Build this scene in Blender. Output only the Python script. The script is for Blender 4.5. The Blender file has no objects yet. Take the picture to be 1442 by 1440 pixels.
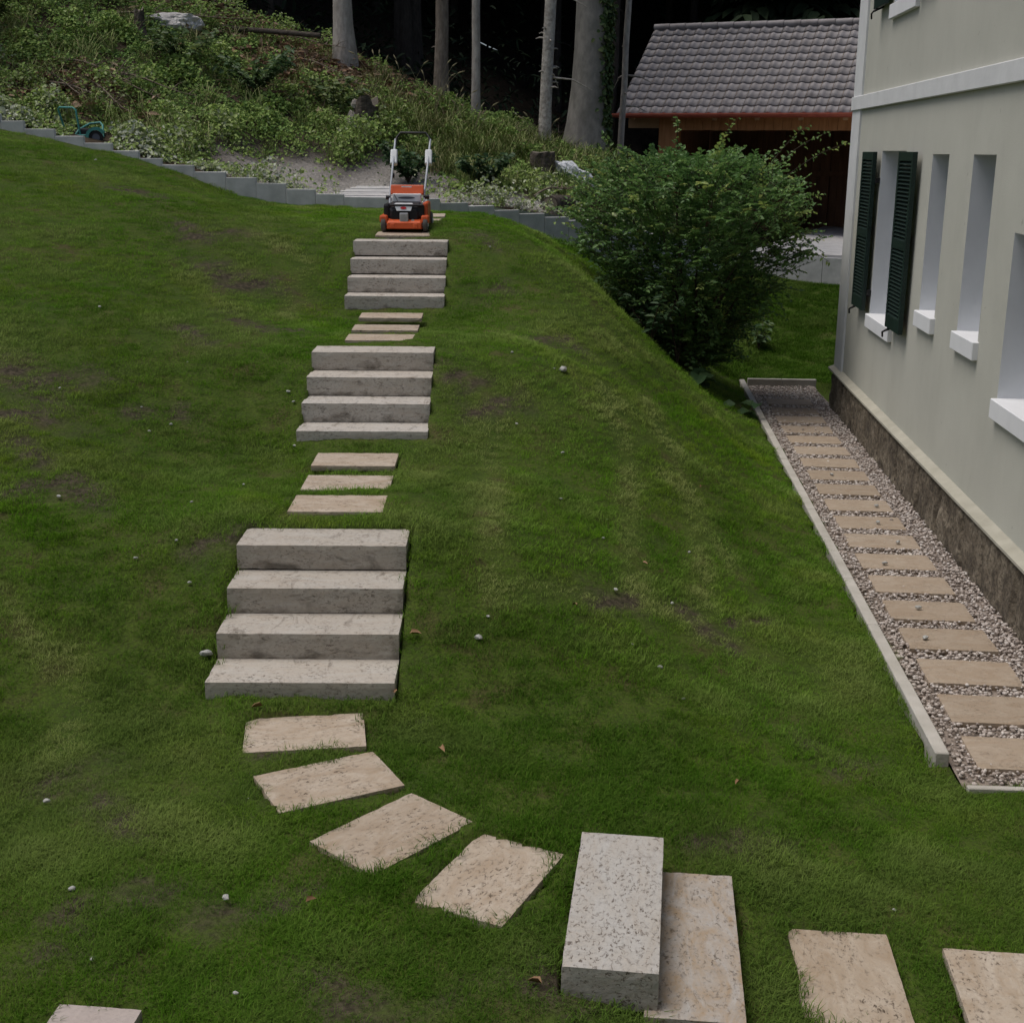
import bpy, bmesh, math, random
import numpy as np
from mathutils import Vector, Matrix, noise as mnoise

S = bpy.context.scene
COL = S.collection
rad = math.radians
random.seed(7)
RNG = np.random.default_rng(11)

# ---- camera ----
PITCH, ROLL = rad(15.35), rad(0.5)
cam_d = bpy.data.cameras.new('camera')
cam = bpy.data.objects.new('camera', cam_d); COL.objects.link(cam)
cam_d.sensor_width = 36; cam_d.sensor_fit = 'HORIZONTAL'
cam_d.lens = 1850.0 / 1442.0 * 36
cam_d.clip_start = 0.05; cam_d.clip_end = 800
_F = Vector((0, math.cos(PITCH), -math.sin(PITCH))); _U0 = Vector((0, math.sin(PITCH), math.cos(PITCH))); _R0 = Vector((1, 0, 0))
_R = _R0 * math.cos(ROLL) + _U0 * math.sin(ROLL); _U = _U0 * math.cos(ROLL) - _R0 * math.sin(ROLL)
cam.matrix_world = Matrix(((_R.x, _U.x, -_F.x, 0), (_R.y, _U.y, -_F.y, 0), (_R.z, _U.z, -_F.z, 3.1), (0, 0, 0, 1)))
S.camera = cam

# ---- sky, sun, exposure ----
SUN_EL, SUN_AZ = rad(68), rad(-90)      # azimuth measured from +y (away from the camera) towards +x
W = bpy.data.worlds.new('World'); S.world = W; W.use_nodes = True
nt = W.node_tree; nt.nodes.clear()
sky = nt.nodes.new('ShaderNodeTexSky'); sky.sky_type = 'NISHITA'; sky.sun_disc = False
sky.sun_elevation = SUN_EL; sky.sun_rotation = SUN_AZ
sky.air_density = 0.8; sky.dust_density = 5.0; sky.ozone_density = 0.6; sky.altitude = 400
bg = nt.nodes.new('ShaderNodeBackground'); bg.inputs['Strength'].default_value = 0.085
wo = nt.nodes.new('ShaderNodeOutputWorld')
nt.links.new(sky.outputs[0], bg.inputs['Color']); nt.links.new(bg.outputs[0], wo.inputs['Surface'])
sun_d = bpy.data.lights.new('sun', 'SUN'); sun_d.energy = 1.5; sun_d.angle = rad(40); sun_d.color = (1, .97, .93)
sun = bpy.data.objects.new('sun', sun_d); COL.objects.link(sun)
_sd = Vector((math.sin(SUN_AZ) * math.cos(SUN_EL), math.cos(SUN_AZ) * math.cos(SUN_EL), math.sin(SUN_EL)))
sun.rotation_euler = _sd.to_track_quat('Z', 'Y').to_euler()
S.view_settings.view_transform = 'Standard'; S.view_settings.look = 'None'
S.view_settings.gamma = 1; S.view_settings.use_curve_mapping = False
S.view_settings.exposure = 0.38
S.render.engine = 'CYCLES'
S.cycles.max_bounces = 6; S.cycles.diffuse_bounces = 4; S.cycles.glossy_bounces = 2; S.cycles.transmission_bounces = 3
S.cycles.transparent_max_bounces = 4

# ================= helpers =================
def tag(o, label=None, cat=None, group=None, kind=None):
    if label: o['label'] = label
    if cat: o['category'] = cat
    if group: o['group'] = group
    if kind: o['kind'] = kind
    return o
def empty(name, loc=(0, 0, 0), rz=0.0, parent=None):
    o = bpy.data.objects.new(name, None); COL.objects.link(o)
    o.empty_display_size = .1; o.location = loc; o.rotation_euler = (0, 0, rz); o.parent = parent
    return o
class MB:
    """collects simple shapes and links them as one mesh object"""
    def __init__(s): s.v = []; s.f = []; s.mi = []; s.cur = 0; s.sm = []
    def add(s, V, F, smooth=False):
        n = len(s.v); s.v += [tuple(p) for p in V]
        for q in F: s.f.append(tuple(i + n for i in q)); s.mi.append(s.cur); s.sm.append(smooth)
    def box(s, x0, x1, y0, y1, z0, z1, M=None):
        V = [Vector((x, y, z)) for z in (z0, z1) for y in (y0, y1) for x in (x0, x1)]
        if M is not None: V = [M @ p for p in V]
        s.add(V, [(0, 2, 3, 1), (4, 5, 7, 6), (0, 1, 5, 4), (2, 6, 7, 3), (0, 4, 6, 2), (1, 3, 7, 5)])
    def bbox(s, x0, x1, y0, y1, z0, z1, b=.005, seg=1, M=None, jit=0):
        bm = bmesh.new(); bmesh.ops.create_cube(bm, size=1)
        for v in bm.verts:
            v.co = Vector((x0 + (v.co.x + .5) * (x1 - x0), y0 + (v.co.y + .5) * (y1 - y0), z0 + (v.co.z + .5) * (z1 - z0)))
            if jit: v.co += Vector((random.uniform(-jit, jit), random.uniform(-jit, jit), random.uniform(-jit, jit)))
        bmesh.ops.bevel(bm, geom=bm.edges[:], offset=b, segments=seg, affect='EDGES', profile=.5)
        bm.verts.index_update()
        V = [v.co.copy() for v in bm.verts]
        if M is not None: V = [M @ p for p in V]
        s.add(V, [[v.index for v in f.verts] for f in bm.faces]); bm.free()
    def tube(s, pts, r, n=8, cap=True, smooth=True):
        pts = [Vector(p) for p in pts]; rs = r if isinstance(r, (list, tuple)) else [r] * len(pts)
        V = []; F = []; up = Vector((0, 0, 1)); pu = None
        for i, p in enumerate(pts):
            a = pts[max(i - 1, 0)]; b = pts[min(i + 1, len(pts) - 1)]; t = (b - a).normalized()
            if pu is None:
                pu = t.orthogonal().normalized()
            pu = (pu - t * pu.dot(t)).normalized(); w = t.cross(pu)
            for k in range(n):
                an = 2 * math.pi * k / n; V.append(p + (pu * math.cos(an) + w * math.sin(an)) * rs[i])
        for i in range(len(pts) - 1):
            for k in range(n): F.append((i * n + k, i * n + (k + 1) % n, (i + 1) * n + (k + 1) % n, (i + 1) * n + k))
        s.add(V, F, smooth)
        if cap:
            m = len(V); s.add(V[:n], [tuple(reversed(range(n)))]); s.add(V[m - n:], [tuple(range(n))])
    def build(s, name, mat, parent=None, loc=None, rot=None):
        me = bpy.data.meshes.new(name); me.from_pydata(s.v, [], s.f)
        for m in (mat if isinstance(mat, (list, tuple)) else [mat]): me.materials.append(m)
        me.polygons.foreach_set('material_index', s.mi); me.polygons.foreach_set('use_smooth', s.sm)
        me.update()
        return link(name, me, parent, loc, rot)
def link(name, me, parent=None, loc=None, rot=None):
    o = bpy.data.objects.new(name, me); COL.objects.link(o); o.parent = parent
    if loc is not None: o.location = loc
    if rot is not None: o.rotation_euler = rot
    return o
def np_mesh(name, V, F, mat, attrs=None, smooth=False):
    me = bpy.data.meshes.new(name); V = np.asarray(V, np.float32); F = np.asarray(F, np.int32)
    me.vertices.add(len(V)); me.vertices.foreach_set('co', V.ravel())
    k = F.shape[1]
    me.loops.add(F.size); me.loops.foreach_set('vertex_index', F.ravel())
    me.polygons.add(len(F)); me.polygons.foreach_set('loop_start', np.arange(0, F.size, k, dtype=np.int32))
    if mat: me.materials.append(mat)
    for a, d in (attrs or {}).items():
        me.attributes.new(a, 'FLOAT', 'POINT').data.foreach_set('value', np.asarray(d, np.float32))
    if smooth: me.polygons.foreach_set('use_smooth', np.ones(len(F), bool))
    me.update(calc_edges=True); me.validate()
    return me
def leaves(P, D, N, L, Wd, fold=.25, droop=.15):
    """six-point folded leaves: base P, direction D, normal N, length L, width Wd -> vertices, quads"""
    P = np.asarray(P); D = D / np.linalg.norm(D, axis=1, keepdims=True)
    B = np.cross(D, N); B /= (np.linalg.norm(B, axis=1, keepdims=True) + 1e-9); N = np.cross(B, D)
    L = L[:, None]; Wd = Wd[:, None]; up = N * Wd * fold; dr = N * L * droop
    V = np.stack([P, P + D * L * .3 + B * Wd * .45 + up, P + D * L * .7 + B * Wd * .38 + up * .8 - dr * .4, P + D * L - dr,
                  P + D * L * .7 - B * Wd * .38 + up * .8 - dr * .4, P + D * L * .3 - B * Wd * .45 + up], 1).reshape(-1, 3)
    i = np.arange(len(P))[:, None] * 6
    F = np.concatenate([i + np.array([[0, 1, 2, 3]]), i + np.array([[0, 3, 4, 5]])], 1).reshape(-1, 4)
    return V, F
def unit(n):
    v = RNG.normal(size=(n, 3)); return v / np.linalg.norm(v, axis=1, keepdims=True)

# ---- materials ----
def new_mat(name):
    m = bpy.data.materials.new(name); m.use_nodes = True
    t = m.node_tree; b = t.nodes['Principled BSDF']; return m, t, b
def nd(t, kind, **kw):
    n = t.nodes.new(kind)
    for k, v in kw.items():
        if k in n.inputs: n.inputs[k].default_value = v
        else: setattr(n, k, v)
    return n
def coords(t, which='Object', scale=(1, 1, 1), rnd=False):
    tc = nd(t, 'ShaderNodeTexCoord'); mp = nd(t, 'ShaderNodeMapping'); mp.inputs['Scale'].default_value = scale
    if which == 'Position':
        g = nd(t, 'ShaderNodeNewGeometry'); t.links.new(g.outputs['Position'], mp.inputs['Vector'])
    else: t.links.new(tc.outputs[which], mp.inputs['Vector'])
    if rnd:
        oi = nd(t, 'ShaderNodeObjectInfo'); mu = nd(t, 'ShaderNodeMath', operation='MULTIPLY'); mu.inputs[1].default_value = 37.0
        t.links.new(oi.outputs['Random'], mu.inputs[0]); cx = nd(t, 'ShaderNodeCombineXYZ')
        for i in range(3): t.links.new(mu.outputs[0], cx.inputs[i])
        t.links.new(cx.outputs[0], mp.inputs['Location'])
    return mp.outputs[0]
def noise(t, vec, scale, detail=5, rough=.55, dist=0):
    n = nd(t, 'ShaderNodeTexNoise'); n.inputs['Scale'].default_value = scale; n.inputs['Detail'].default_value = detail
    n.inputs['Roughness'].default_value = rough; n.inputs['Distortion'].default_value = dist
    t.links.new(vec, n.inputs['Vector']); return n.outputs['Fac']
def ramp(t, fac, stops):
    r = nd(t, 'ShaderNodeValToRGB'); e = r.color_ramp.elements
    while len(e) < len(stops): e.new(.5)
    for el, (p, c) in zip(e, stops):
        el.position = p; el.color = (c, c, c, 1) if isinstance(c, (int, float)) else (*c, 1)
    t.links.new(fac, r.inputs[0]); return r.outputs[0]
def mix(t, fac, a, b, mode='MIX'):
    m = nd(t, 'ShaderNodeMix', data_type='RGBA', blend_type=mode)
    for s, v in ((0, fac), (6, a), (7, b)):
        if isinstance(v, (int, float)): m.inputs[s].default_value = v
        elif isinstance(v, tuple): m.inputs[s].default_value = (*v, 1)
        else: t.links.new(v, m.inputs[s])
    return m.outputs[2]
def bump(t, b, h, strength=.3, dist=.01):
    n = nd(t, 'ShaderNodeBump'); n.inputs['Strength'].default_value = strength; n.inputs['Distance'].default_value = dist
    t.links.new(h, n.inputs['Height']); t.links.new(n.outputs[0], b.inputs['Normal'])
def simple(name, c1, c2=None, scale=6, rough=.7, bs=0, bscale=40, metal=0, which='Object', stretch=(1, 1, 1), rnd=False, spec=.3):
    m, t, b = new_mat(name); b.inputs['Roughness'].default_value = rough; b.inputs['Metallic'].default_value = metal
    b.inputs['Specular IOR Level'].default_value = spec
    v = coords(t, which, stretch, rnd)
    if c2 is None: c2 = tuple(x * .75 for x in c1)
    col = ramp(t, noise(t, v, scale), [(.3, c2), (.7, c1)])
    t.links.new(col, b.inputs['Base Color'])
    if bs: bump(t, b, noise(t, v, bscale), bs, .01)
    return m
def travertine(name, light, warm, band=.5, pits=.5, grime=.5, spread=0):
    m, t, b = new_mat(name); b.inputs['Roughness'].default_value = .8; b.inputs['Specular IOR Level'].default_value = .2
    v = coords(t, 'Object', (1, 1, 1), True); vs = coords(t, 'Object', (1, 2.2, 4), True)
    big = noise(t, vs, 3.2, 7, .65, 1.8)
    col = mix(t, ramp(t, big, [(.35, 0), (.65, band)]), light, warm)
    fine = noise(t, v, 60, 4, .7)
    col = mix(t, ramp(t, fine, [(.35, .0), (.7, .55)]), col, tuple(c * .72 for c in light))
    # pits: stretched dark holes
    vp = coords(t, 'Object', (1, 1.5, 2.0), True)
    pn = noise(t, vp, 42, 5, .7, .6); pm = noise(t, v, 5.5, 5, .7)
    pf = nd(t, 'ShaderNodeMath', operation='MULTIPLY')
    t.links.new(ramp(t, pn, [(.535, 0), (.63, 1)]), pf.inputs[0]); t.links.new(ramp(t, pm, [(.42 - spread, .10 + spread * 2), (.62 - spread, 1)]), pf.inputs[1])
    pit = nd(t, 'ShaderNodeMath', operation='MULTIPLY'); pit.inputs[1].default_value = pits; t.links.new(pf.outputs[0], pit.inputs[0])
    col = mix(t, pit.outputs[0], col, (.07, .05, .035))
    if grime:    # soil splashed on the foot of the block and dark seeps down its face
        tc = nd(t, 'ShaderNodeTexCoord'); sx = nd(t, 'ShaderNodeSeparateXYZ'); t.links.new(tc.outputs['Object'], sx.inputs[0])
        g1 = noise(t, coords(t, 'Object', (1.6, 1, 3), True), 3.5, 6, .65, .4)
        ad = nd(t, 'ShaderNodeMath', operation='MULTIPLY_ADD'); ad.inputs[1].default_value = -2.0; ad.inputs[2].default_value = .075
        t.links.new(sx.outputs['Z'], ad.inputs[0]); a2 = nd(t, 'ShaderNodeMath', operation='ADD')
        t.links.new(ad.outputs[0], a2.inputs[0]); t.links.new(g1, a2.inputs[1])
        g2 = noise(t, coords(t, 'Object', (2.5, 1, 5), True), 4.5, 7, .7, .8)
        col = mix(t, ramp(t, g2, [(.55, 0), (.68, grime * .85)]), col, (.075, .055, .036))
        gm = ramp(t, a2.outputs[0], [(.50, 0), (.70, grime)])
        col = mix(t, gm, col, (.055, .045, .032))
    oi2 = nd(t, 'ShaderNodeObjectInfo'); tone = ramp(t, oi2.outputs['Random'], [(0, (.84, .82, .79)), (.5, (1, .98, .95)), (1, (1.0, 1.0, 1.0))]); col = mix(t, 1.0, col, tone, 'MULTIPLY')
    t.links.new(col, b.inputs['Base Color'])
    h = nd(t, 'ShaderNodeMath', operation='SUBTRACT'); t.links.new(fine, h.inputs[0]); t.links.new(pf.outputs[0], h.inputs[1])
    bump(t, b, h.outputs[0], .35, .006)
    return m
def leaf_mat(name, stops, rough=.55, trans=.25, scale=1.5, spec=.25):
    """leaf colour by vertex attribute tint (0..1) plus a little per-leaf chance"""
    m, t, b = new_mat(name); out = [n for n in t.nodes if n.type == 'OUTPUT_MATERIAL'][0]
    at = nd(t, 'ShaderNodeAttribute', attribute_name='tint'); g = nd(t, 'ShaderNodeNewGeometry')
    ad = nd(t, 'ShaderNodeMath', operation='MULTIPLY_ADD'); ad.inputs[1].default_value = .3; 
    t.links.new(g.outputs['Random Per Island'], ad.inputs[0])
    a2 = nd(t, 'ShaderNodeMath', operation='ADD'); a2.inputs[1].default_value = -.15; t.links.new(at.outputs['Fac'], a2.inputs[0])
    t.links.new(a2.outputs[0], ad.inputs[2])
    col = ramp(t, ad.outputs[0], stops)
    t.links.new(col, b.inputs['Base Color']); b.inputs['Roughness'].default_value = rough; b.inputs['Specular IOR Level'].default_value = spec
    tr = nd(t, 'ShaderNodeBsdfTranslucent'); t.links.new(col, tr.inputs['Color'])
    ms = nd(t, 'ShaderNodeMixShader'); ms.inputs[0].default_value = trans
    t.links.new(b.outputs[0], ms.inputs[1]); t.links.new(tr.outputs[0], ms.inputs[2]); t.links.new(ms.outputs[0], out.inputs['Surface'])
    return m

MAT = {}
MAT['block'] = travertine('travertine_block', (.485, .462, .42), (.43, .38, .32), .8, .8, .7)
MAT['block_pale'] = travertine('travertine_block_pale', (.445, .437, .42), (.37, .315, .25), .5, .9, .25, .06)
MAT['block_stained'] = travertine('stained_pale_stone', (.45, .435, .42), (.37, .27, .165), 1.0, .75, .2, .03)
MAT['block_smooth'] = travertine('smooth_stone', (.44, .385, .355), (.40, .34, .305), .6, .08, 0)
MAT['slab'] = travertine('travertine_slab', (.48, .415, .34), (.345, .265, .185), .95, 1.0, 0)
MAT['slab_gravel'] = travertine('travertine_slab_gravel', (.40, .335, .265), (.32, .245, .175), .9, .5, 0)
MAT['concrete'] = simple('concrete', (.53, .53, .51), (.36, .365, .35), 5, .9, .25, 60, rnd=True)
MAT['kerb'] = simple('kerb_concrete', (.47, .445, .40), (.35, .33, .285), 4, .9, .3, 70, rnd=True)
MAT['paver'] = simple('pale_paver', (.55, .54, .52), (.42, .41, .39), 5, .9, .2, 50)
# ---- terrain heights (metres; z = 0 is the gravel path, the camera stands at x = 0, y = 0) ----
def tps_fit(P):
    P = np.array(P, float); X = P[:, :2]; n = len(X)
    r2 = ((X[:, None] - X[None]) ** 2).sum(-1)
    K = 0.5 * r2 * np.log(r2 + 1e-9) + np.eye(n) * 0.15
    Q = np.hstack([np.ones((n, 1)), X])
    A = np.zeros((n + 3, n + 3)); A[:n, :n] = K; A[:n, n:] = Q; A[n:, :n] = Q.T
    return X, np.linalg.solve(A, np.concatenate([P[:, 2], np.zeros(3)]))
def tps_eval(fit, x, y):
    X, w = fit; x = np.asarray(x, float); y = np.asarray(y, float); sh = x.shape
    x = x.ravel(); y = y.ravel(); out = np.empty(len(x))
    for i in range(0, len(x), 20000):
        xs = x[i:i+20000]; ys = y[i:i+20000]
        r2 = (xs[:, None] - X[None, :, 0]) ** 2 + (ys[:, None] - X[None, :, 1]) ** 2
        out[i:i+20000] = (0.5 * r2 * np.log(r2 + 1e-9)) @ w[:-3] + w[-3] + w[-2] * xs + w[-1] * ys
    return out.reshape(sh)

STAIR = [(3.2, .27), (5.0, .27), (5.9, .27), (6.4, .31), (6.9, .52), (7.35, .74), (7.75, .855), (8.7, .885), (9.7, .945), (10.2, 1.17),
         (10.7, 1.4), (11.05, 1.465), (12.0, 1.485), (13.15, 1.54), (13.7, 1.83), (14.15, 2.05), (14.5, 2.165), (16.0, 2.28), (17.5, 2.36)]
LAWN = [(-1.1, y, z) for y, z in STAIR] + [(-1.95, y, z) for y, z in STAIR] + [(-.35, y, z - .01) for y, z in STAIR if y > 6]
for y, k in ((3.2, .06), (5.5, .09), (8, .12), (11, .15), (14, .17)):
    z0 = float(np.interp(y, [a for a, b in STAIR], [b for a, b in STAIR]))
    for x in (-3.6, -5.6, -8.0, -11.0):
        LAWN.append((x, y, z0 + k * (-1.9 - x)))
LAWN += [(-8.2, 17.6, 3.56), (-6.86, 17.6, 3.34), (-5.8, 17.6, 3.13), (-5.0, 17.6, 2.98), (-4.3, 17.6, 2.74), (-3.85, 17.6, 2.56), (-3.4, 17.6, 2.47), (-3.0, 17.6, 2.41), (-2.4, 17.6, 2.38),
         (-11, 17.6, 4.1), (-.9, 17.6, 2.29), (-.35, 17.9, 2.18), (.4, 18.4, 1.97), (1.17, 18.9, 1.66), (0, 16.9, 2.1), (-.4, 17, 2.23)]
def kerb_x(y): return 3.236 - (18.244 - y) * .0766
for y in (6.3, 7.2, 8.4, 9.6, 10.8, 12, 13.2, 14.4, 15.6, 16.8, 18): LAWN.append((kerb_x(y) - .08, y, .008)); LAWN.append((kerb_x(y) + .5, y, .0))
LAWN += [(.5, 7.2, .36), (1.4, 7.2, .12), (.5, 8.5, .66), (1.5, 8.5, .22), (.5, 10, .93), (1.5, 10, .44), (.5, 11.5, 1.30), (1.5, 11.5, .66), (.5, 13, 1.58), (1.5, 13, .86),
         (.5, 14.5, 1.94), (1.4, 14.5, 1.12), (.5, 16, 1.92), (1.3, 16, 1.2), (2.2, 16.3, .42), (1.3, 17.5, 1.42), (2.2, 17.8, .58),
         (.0, 5.6, .26), (.5, 5.6, .22), (1.2, 5.6, .1), (.22, 4.98, .235), (.1, 4.4, .235), (.25, 4.3, .2), (0, 4, .25), (.95, 4.4, .06), (1.3, 4.4, .04), (2, 4.4, .03), (3, 4.4, 0), (2.25, 6.1, -.07), (2.0, 6.3, -.05), (2.2, 5.6, -.03), (2.8, 5.85, -.012), (3.4, 5.85, -.01), (4.5, 4, 0),
         (.4, 2.5, .2), (1.5, 2.5, .04), (-3, 0, .3), (3, 0, 0), (-8, 0, .8), (0, -3, .2), (-8, -3, .7), (4, -3, 0),
         (3.5, 18.8, .04), (4.2, 18.8, .04), (4.3, 21, .4), (4.9, 23.3, .82), (6.4, 22.5, .8), (3.4, 21.3, .72), (3.0, 20, .45), (2.2, 20, 1.0), (5.5, 19, .1), (8, 21, .5)]
LF = tps_fit(LAWN)
WALL_LINE = [(-12.5, 17.66), (-1.1, 17.70), (1.17, 19.05), (4.0, 24.3), (6.9, 22.8), (10, 21.2)]
def behind_wall(x, y):      # > 0: metres beyond the line of edging slabs
    x = np.asarray(x, float)
    return np.asarray(y, float) - np.interp(x, [a for a, b in WALL_LINE], [b for a, b in WALL_LINE])
def lawn_z(x, y): return tps_eval(LF, x, y)

BANK = [(-12.5, 17.9, 4.55), (-10, 17.9, 4.08), (-8, 17.9, 3.66), (-6.86, 17.9, 3.44), (-5.8, 17.9, 3.22), (-5.0, 17.9, 3.02), (-4.3, 17.9, 2.87), (-3.4, 17.9, 2.64), (-2.6, 17.9, 2.46), (-1.7, 17.9, 2.45), (-1.1, 17.95, 2.42), (-.2, 18.5, 2.35), (.6, 19, 2.25), (1.17, 19.3, 2.12),
        (-2.6, 19.2, 2.46), (-1.6, 19.2, 2.45), (-.5, 19.6, 2.45), (.5, 20.2, 2.45), (1.4, 20.6, 2.2), (2.2, 21.6, 1.95), (3, 23, 1.6),
        (-11, 22, 6.0), (-8, 22, 5.0), (-5.5, 22, 4.2), (-3.4, 22, 3.6), (-2, 22, 3.2), (-.5, 22, 2.95), (.8, 22, 2.75), (2, 22.6, 2.5), (2.9, 24.5, 2.1),
        (-11, 26, 7.2), (-9, 25.5, 6.4), (-6.6, 26, 5.75), (-4.8, 25.6, 5.1), (-3, 25, 4.45), (-1.05, 24.3, 3.52), (.62, 23.8, 3.0), (2, 24, 2.7), (2.5, 27, 2.1),
        (-12, 34, 9), (-6, 34, 7.0), (-3, 33, 5.3), (0, 31, 3.6), (2, 33, 2.7), (5, 36, 2.6), (10, 38, 3.0),
        (-20, 45, 16), (-10, 45, 12), (0, 45, 8), (10, 45, 6), (20, 45, 6), (-20, 65, 26), (0, 65, 20), (20, 65, 17), (35, 65, 17), (-35, 65, 30), (-25, 25, 12), (-25, 18, 9), (30, 35, 4)]
BF = tps_fit(BANK)
def bank_z(x, y): return tps_eval(BF, x, y)
def relief(x, y):
    return (.018 * np.sin(2.1 * x + 1.3 * y + .5) * np.sin(1.7 * y - .8 * x) + .011 * np.sin(5.3 * x - 2.2 * y) * np.sin(4.1 * y + 1.9 * x) + .010 * np.sin(17.5 * x + 10.6 * y + 2.5 * np.sin(1.9 * x - 2.3 * y)) * np.clip(.3 + np.sin(2.7 * x - 1.9 * y + 1) * np.sin(2.2 * y + 1.4 * x), 0, 1) + .007 * np.sin(31 * x + 9 * y) * np.sin(27 * y - 14 * x) + .006 * np.sin(11 * x + 3 * y) * np.sin(9 * y - 6 * x))
def lawn_r(x, y): return lawn_z(x, y) + relief(x, y) * np.clip((kerb_x(y) - .1 - x) / .5, .15, 1)
def in_path(x, y): return (x > kerb_x(y) + .03) & (x < kerb_x(y) + 4) & (y > 6.13) & (y < 18.2)
HX0, HY0, HANG = 4.10, 16.60, math.atan2(-.9969, -.0785)      # corner of the house, direction of its side wall
def in_house(x, y):
    s = (x - HX0) * -.0785 + (y - HY0) * -.9969; o = (x - HX0) * .9969 + (y - HY0) * -.0785
    return (s > 0) & (s < 16) & (o > 0) & (o < 9)

# ---- lawn sheet ----
SOIL = [(-3.57, 9.87, .45), (-3.42, 9.45, .32), (-2.94, 8.15, .38), (-3.52, 9.11, .3), (-.17, 13.48, .3), (-.48, 10.62, .25), (1.29, 7.73, .25), (1.76, 6.46, .25), (-1.02, 4.57, .22),
        (-2.66, 11.2, .3), (-2.23, 12.0, .45), (-2.05, 5.48, .28), (-1.7, 5.25, .25), (-1.7, 4.06, .22), (-1.54, 4.43, .3), (-.45, 3.87, .3), (.1, 4.0, .25), (1.08, 5.23, .25), (-1.83, 7.71, .25), (-2.66, 9.82, .25),
        (-3.14, 8.68, .3), (-2.8, 13.31, .5), (2.63, 15.07, .35), (-.1, 10.2, .3), (.6, 7.72, .3), (-1.2, 5.8, .16), (-.75, 6.15, .16), (-3.3, 14.2, .5), (-.3, 14.6, .3), (.35, 12.2, .4), (-4.3, 15.4, .5), (1.5, 8.1, .2)]
TRACKS = [[(-.18, 10.35), (-.18, 8.76), (-.15, 7.78), (-.12, 7.24)], [(.79, 11.27), (.89, 10.15), (.79, 8.61), (.76, 7.88)], [(1.19, 11.87), (1.31, 10.55), (1.46, 9.28), (1.58, 8.69)],
          [(-.12, 7.24), (.17, 7.46), (.66, 7.71), (1.18, 7.74), (1.58, 7.6)], [(1.17, 10.11), (1.35, 9.93), (1.3, 8.67), (1.13, 7.53)], [(-2.79, 14.46), (-2.18, 13.91), (-2.21, 12.71)],
          [(-2.92, 7.12), (-2.5, 6.55), (-2.2, 6.16)], [(-2.38, 6.64), (-2.16, 5.82)]]
def soil_mask(x, y):
    m = np.zeros(len(x))
    wx = x + .12 * np.sin(7 * y + 3 * x) + .05 * np.sin(19 * x - 11 * y); wy = y + .12 * np.sin(8 * x - 2 * y) + .05 * np.sin(17 * y + 13 * x)
    br = .55 + .45 * np.sin(41 * x + 13 * y + 2 * np.sin(9 * y)) * np.sin(37 * y - 17 * x) + .35 * np.sin(23 * x - 19 * y)
    for a, b, r in SOIL:
        m = np.maximum(m, np.exp(-(((wx - a) / r) ** 2 + ((wy - b) / (r * .75)) ** 2) * 1.7))
    return np.clip(m * np.clip(br + .35, .15, 1.25), 0, 1)
def track_mask(x, y):
    m = np.zeros(len(x))
    for tr in TRACKS:
        for (ax, ay), (bx, by) in zip(tr, tr[1:]):
            dx, dy = bx - ax, by - ay; t = np.clip(((x - ax) * dx + (y - ay) * dy) / (dx * dx + dy * dy), 0, 1)
            d = np.hypot(x - ax - t * dx, y - ay - t * dy); m = np.maximum(m, np.exp(-(d / .10) ** 2))
    return m
m, t, b = new_mat('lawn_soil'); MAT['soil'] = m
v = coords(t, 'Position')
c = ramp(t, noise(t, v, 3.0, 6, .6), [(.35, (.045, .08, .010)), (.55, (.065, .10, .014)), (.72, (.080, .072, .028))])
c = mix(t, ramp(t, noise(t, v, 55, 3, .6), [(.4, 0), (.7, .6)]), c, (.03, .024, .016))
at = nd(t, 'ShaderNodeAttribute', attribute_name='bare'); c = mix(t, at.outputs['Fac'], c, mix(t, ramp(t, noise(t, v, 30, 4), [(.4, 0), (.65, 1)]), (.038, .033, .021), (.085, .07, .047)))
t.links.new(c, b.inputs['Base Color']); b.inputs['Roughness'].default_value = .95; b.inputs['Specular IOR Level'].default_value = .1
bump(t, b, noise(t, v, 40, 4, .6), .7, .03)
# far ground under everything, out to the horizon
MAT['field'] = simple('field_ground', (.05, .07, .025), (.035, .05, .02), .3, .95, which='Position')
g = MB(); g.add([(-350, -350, -.6), (350, -350, -.6), (350, 350, -.6), (-350, 350, -.6)], [(0, 1, 2, 3)])
tag(g.build('ground', MAT['field']), kind='structure')

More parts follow.
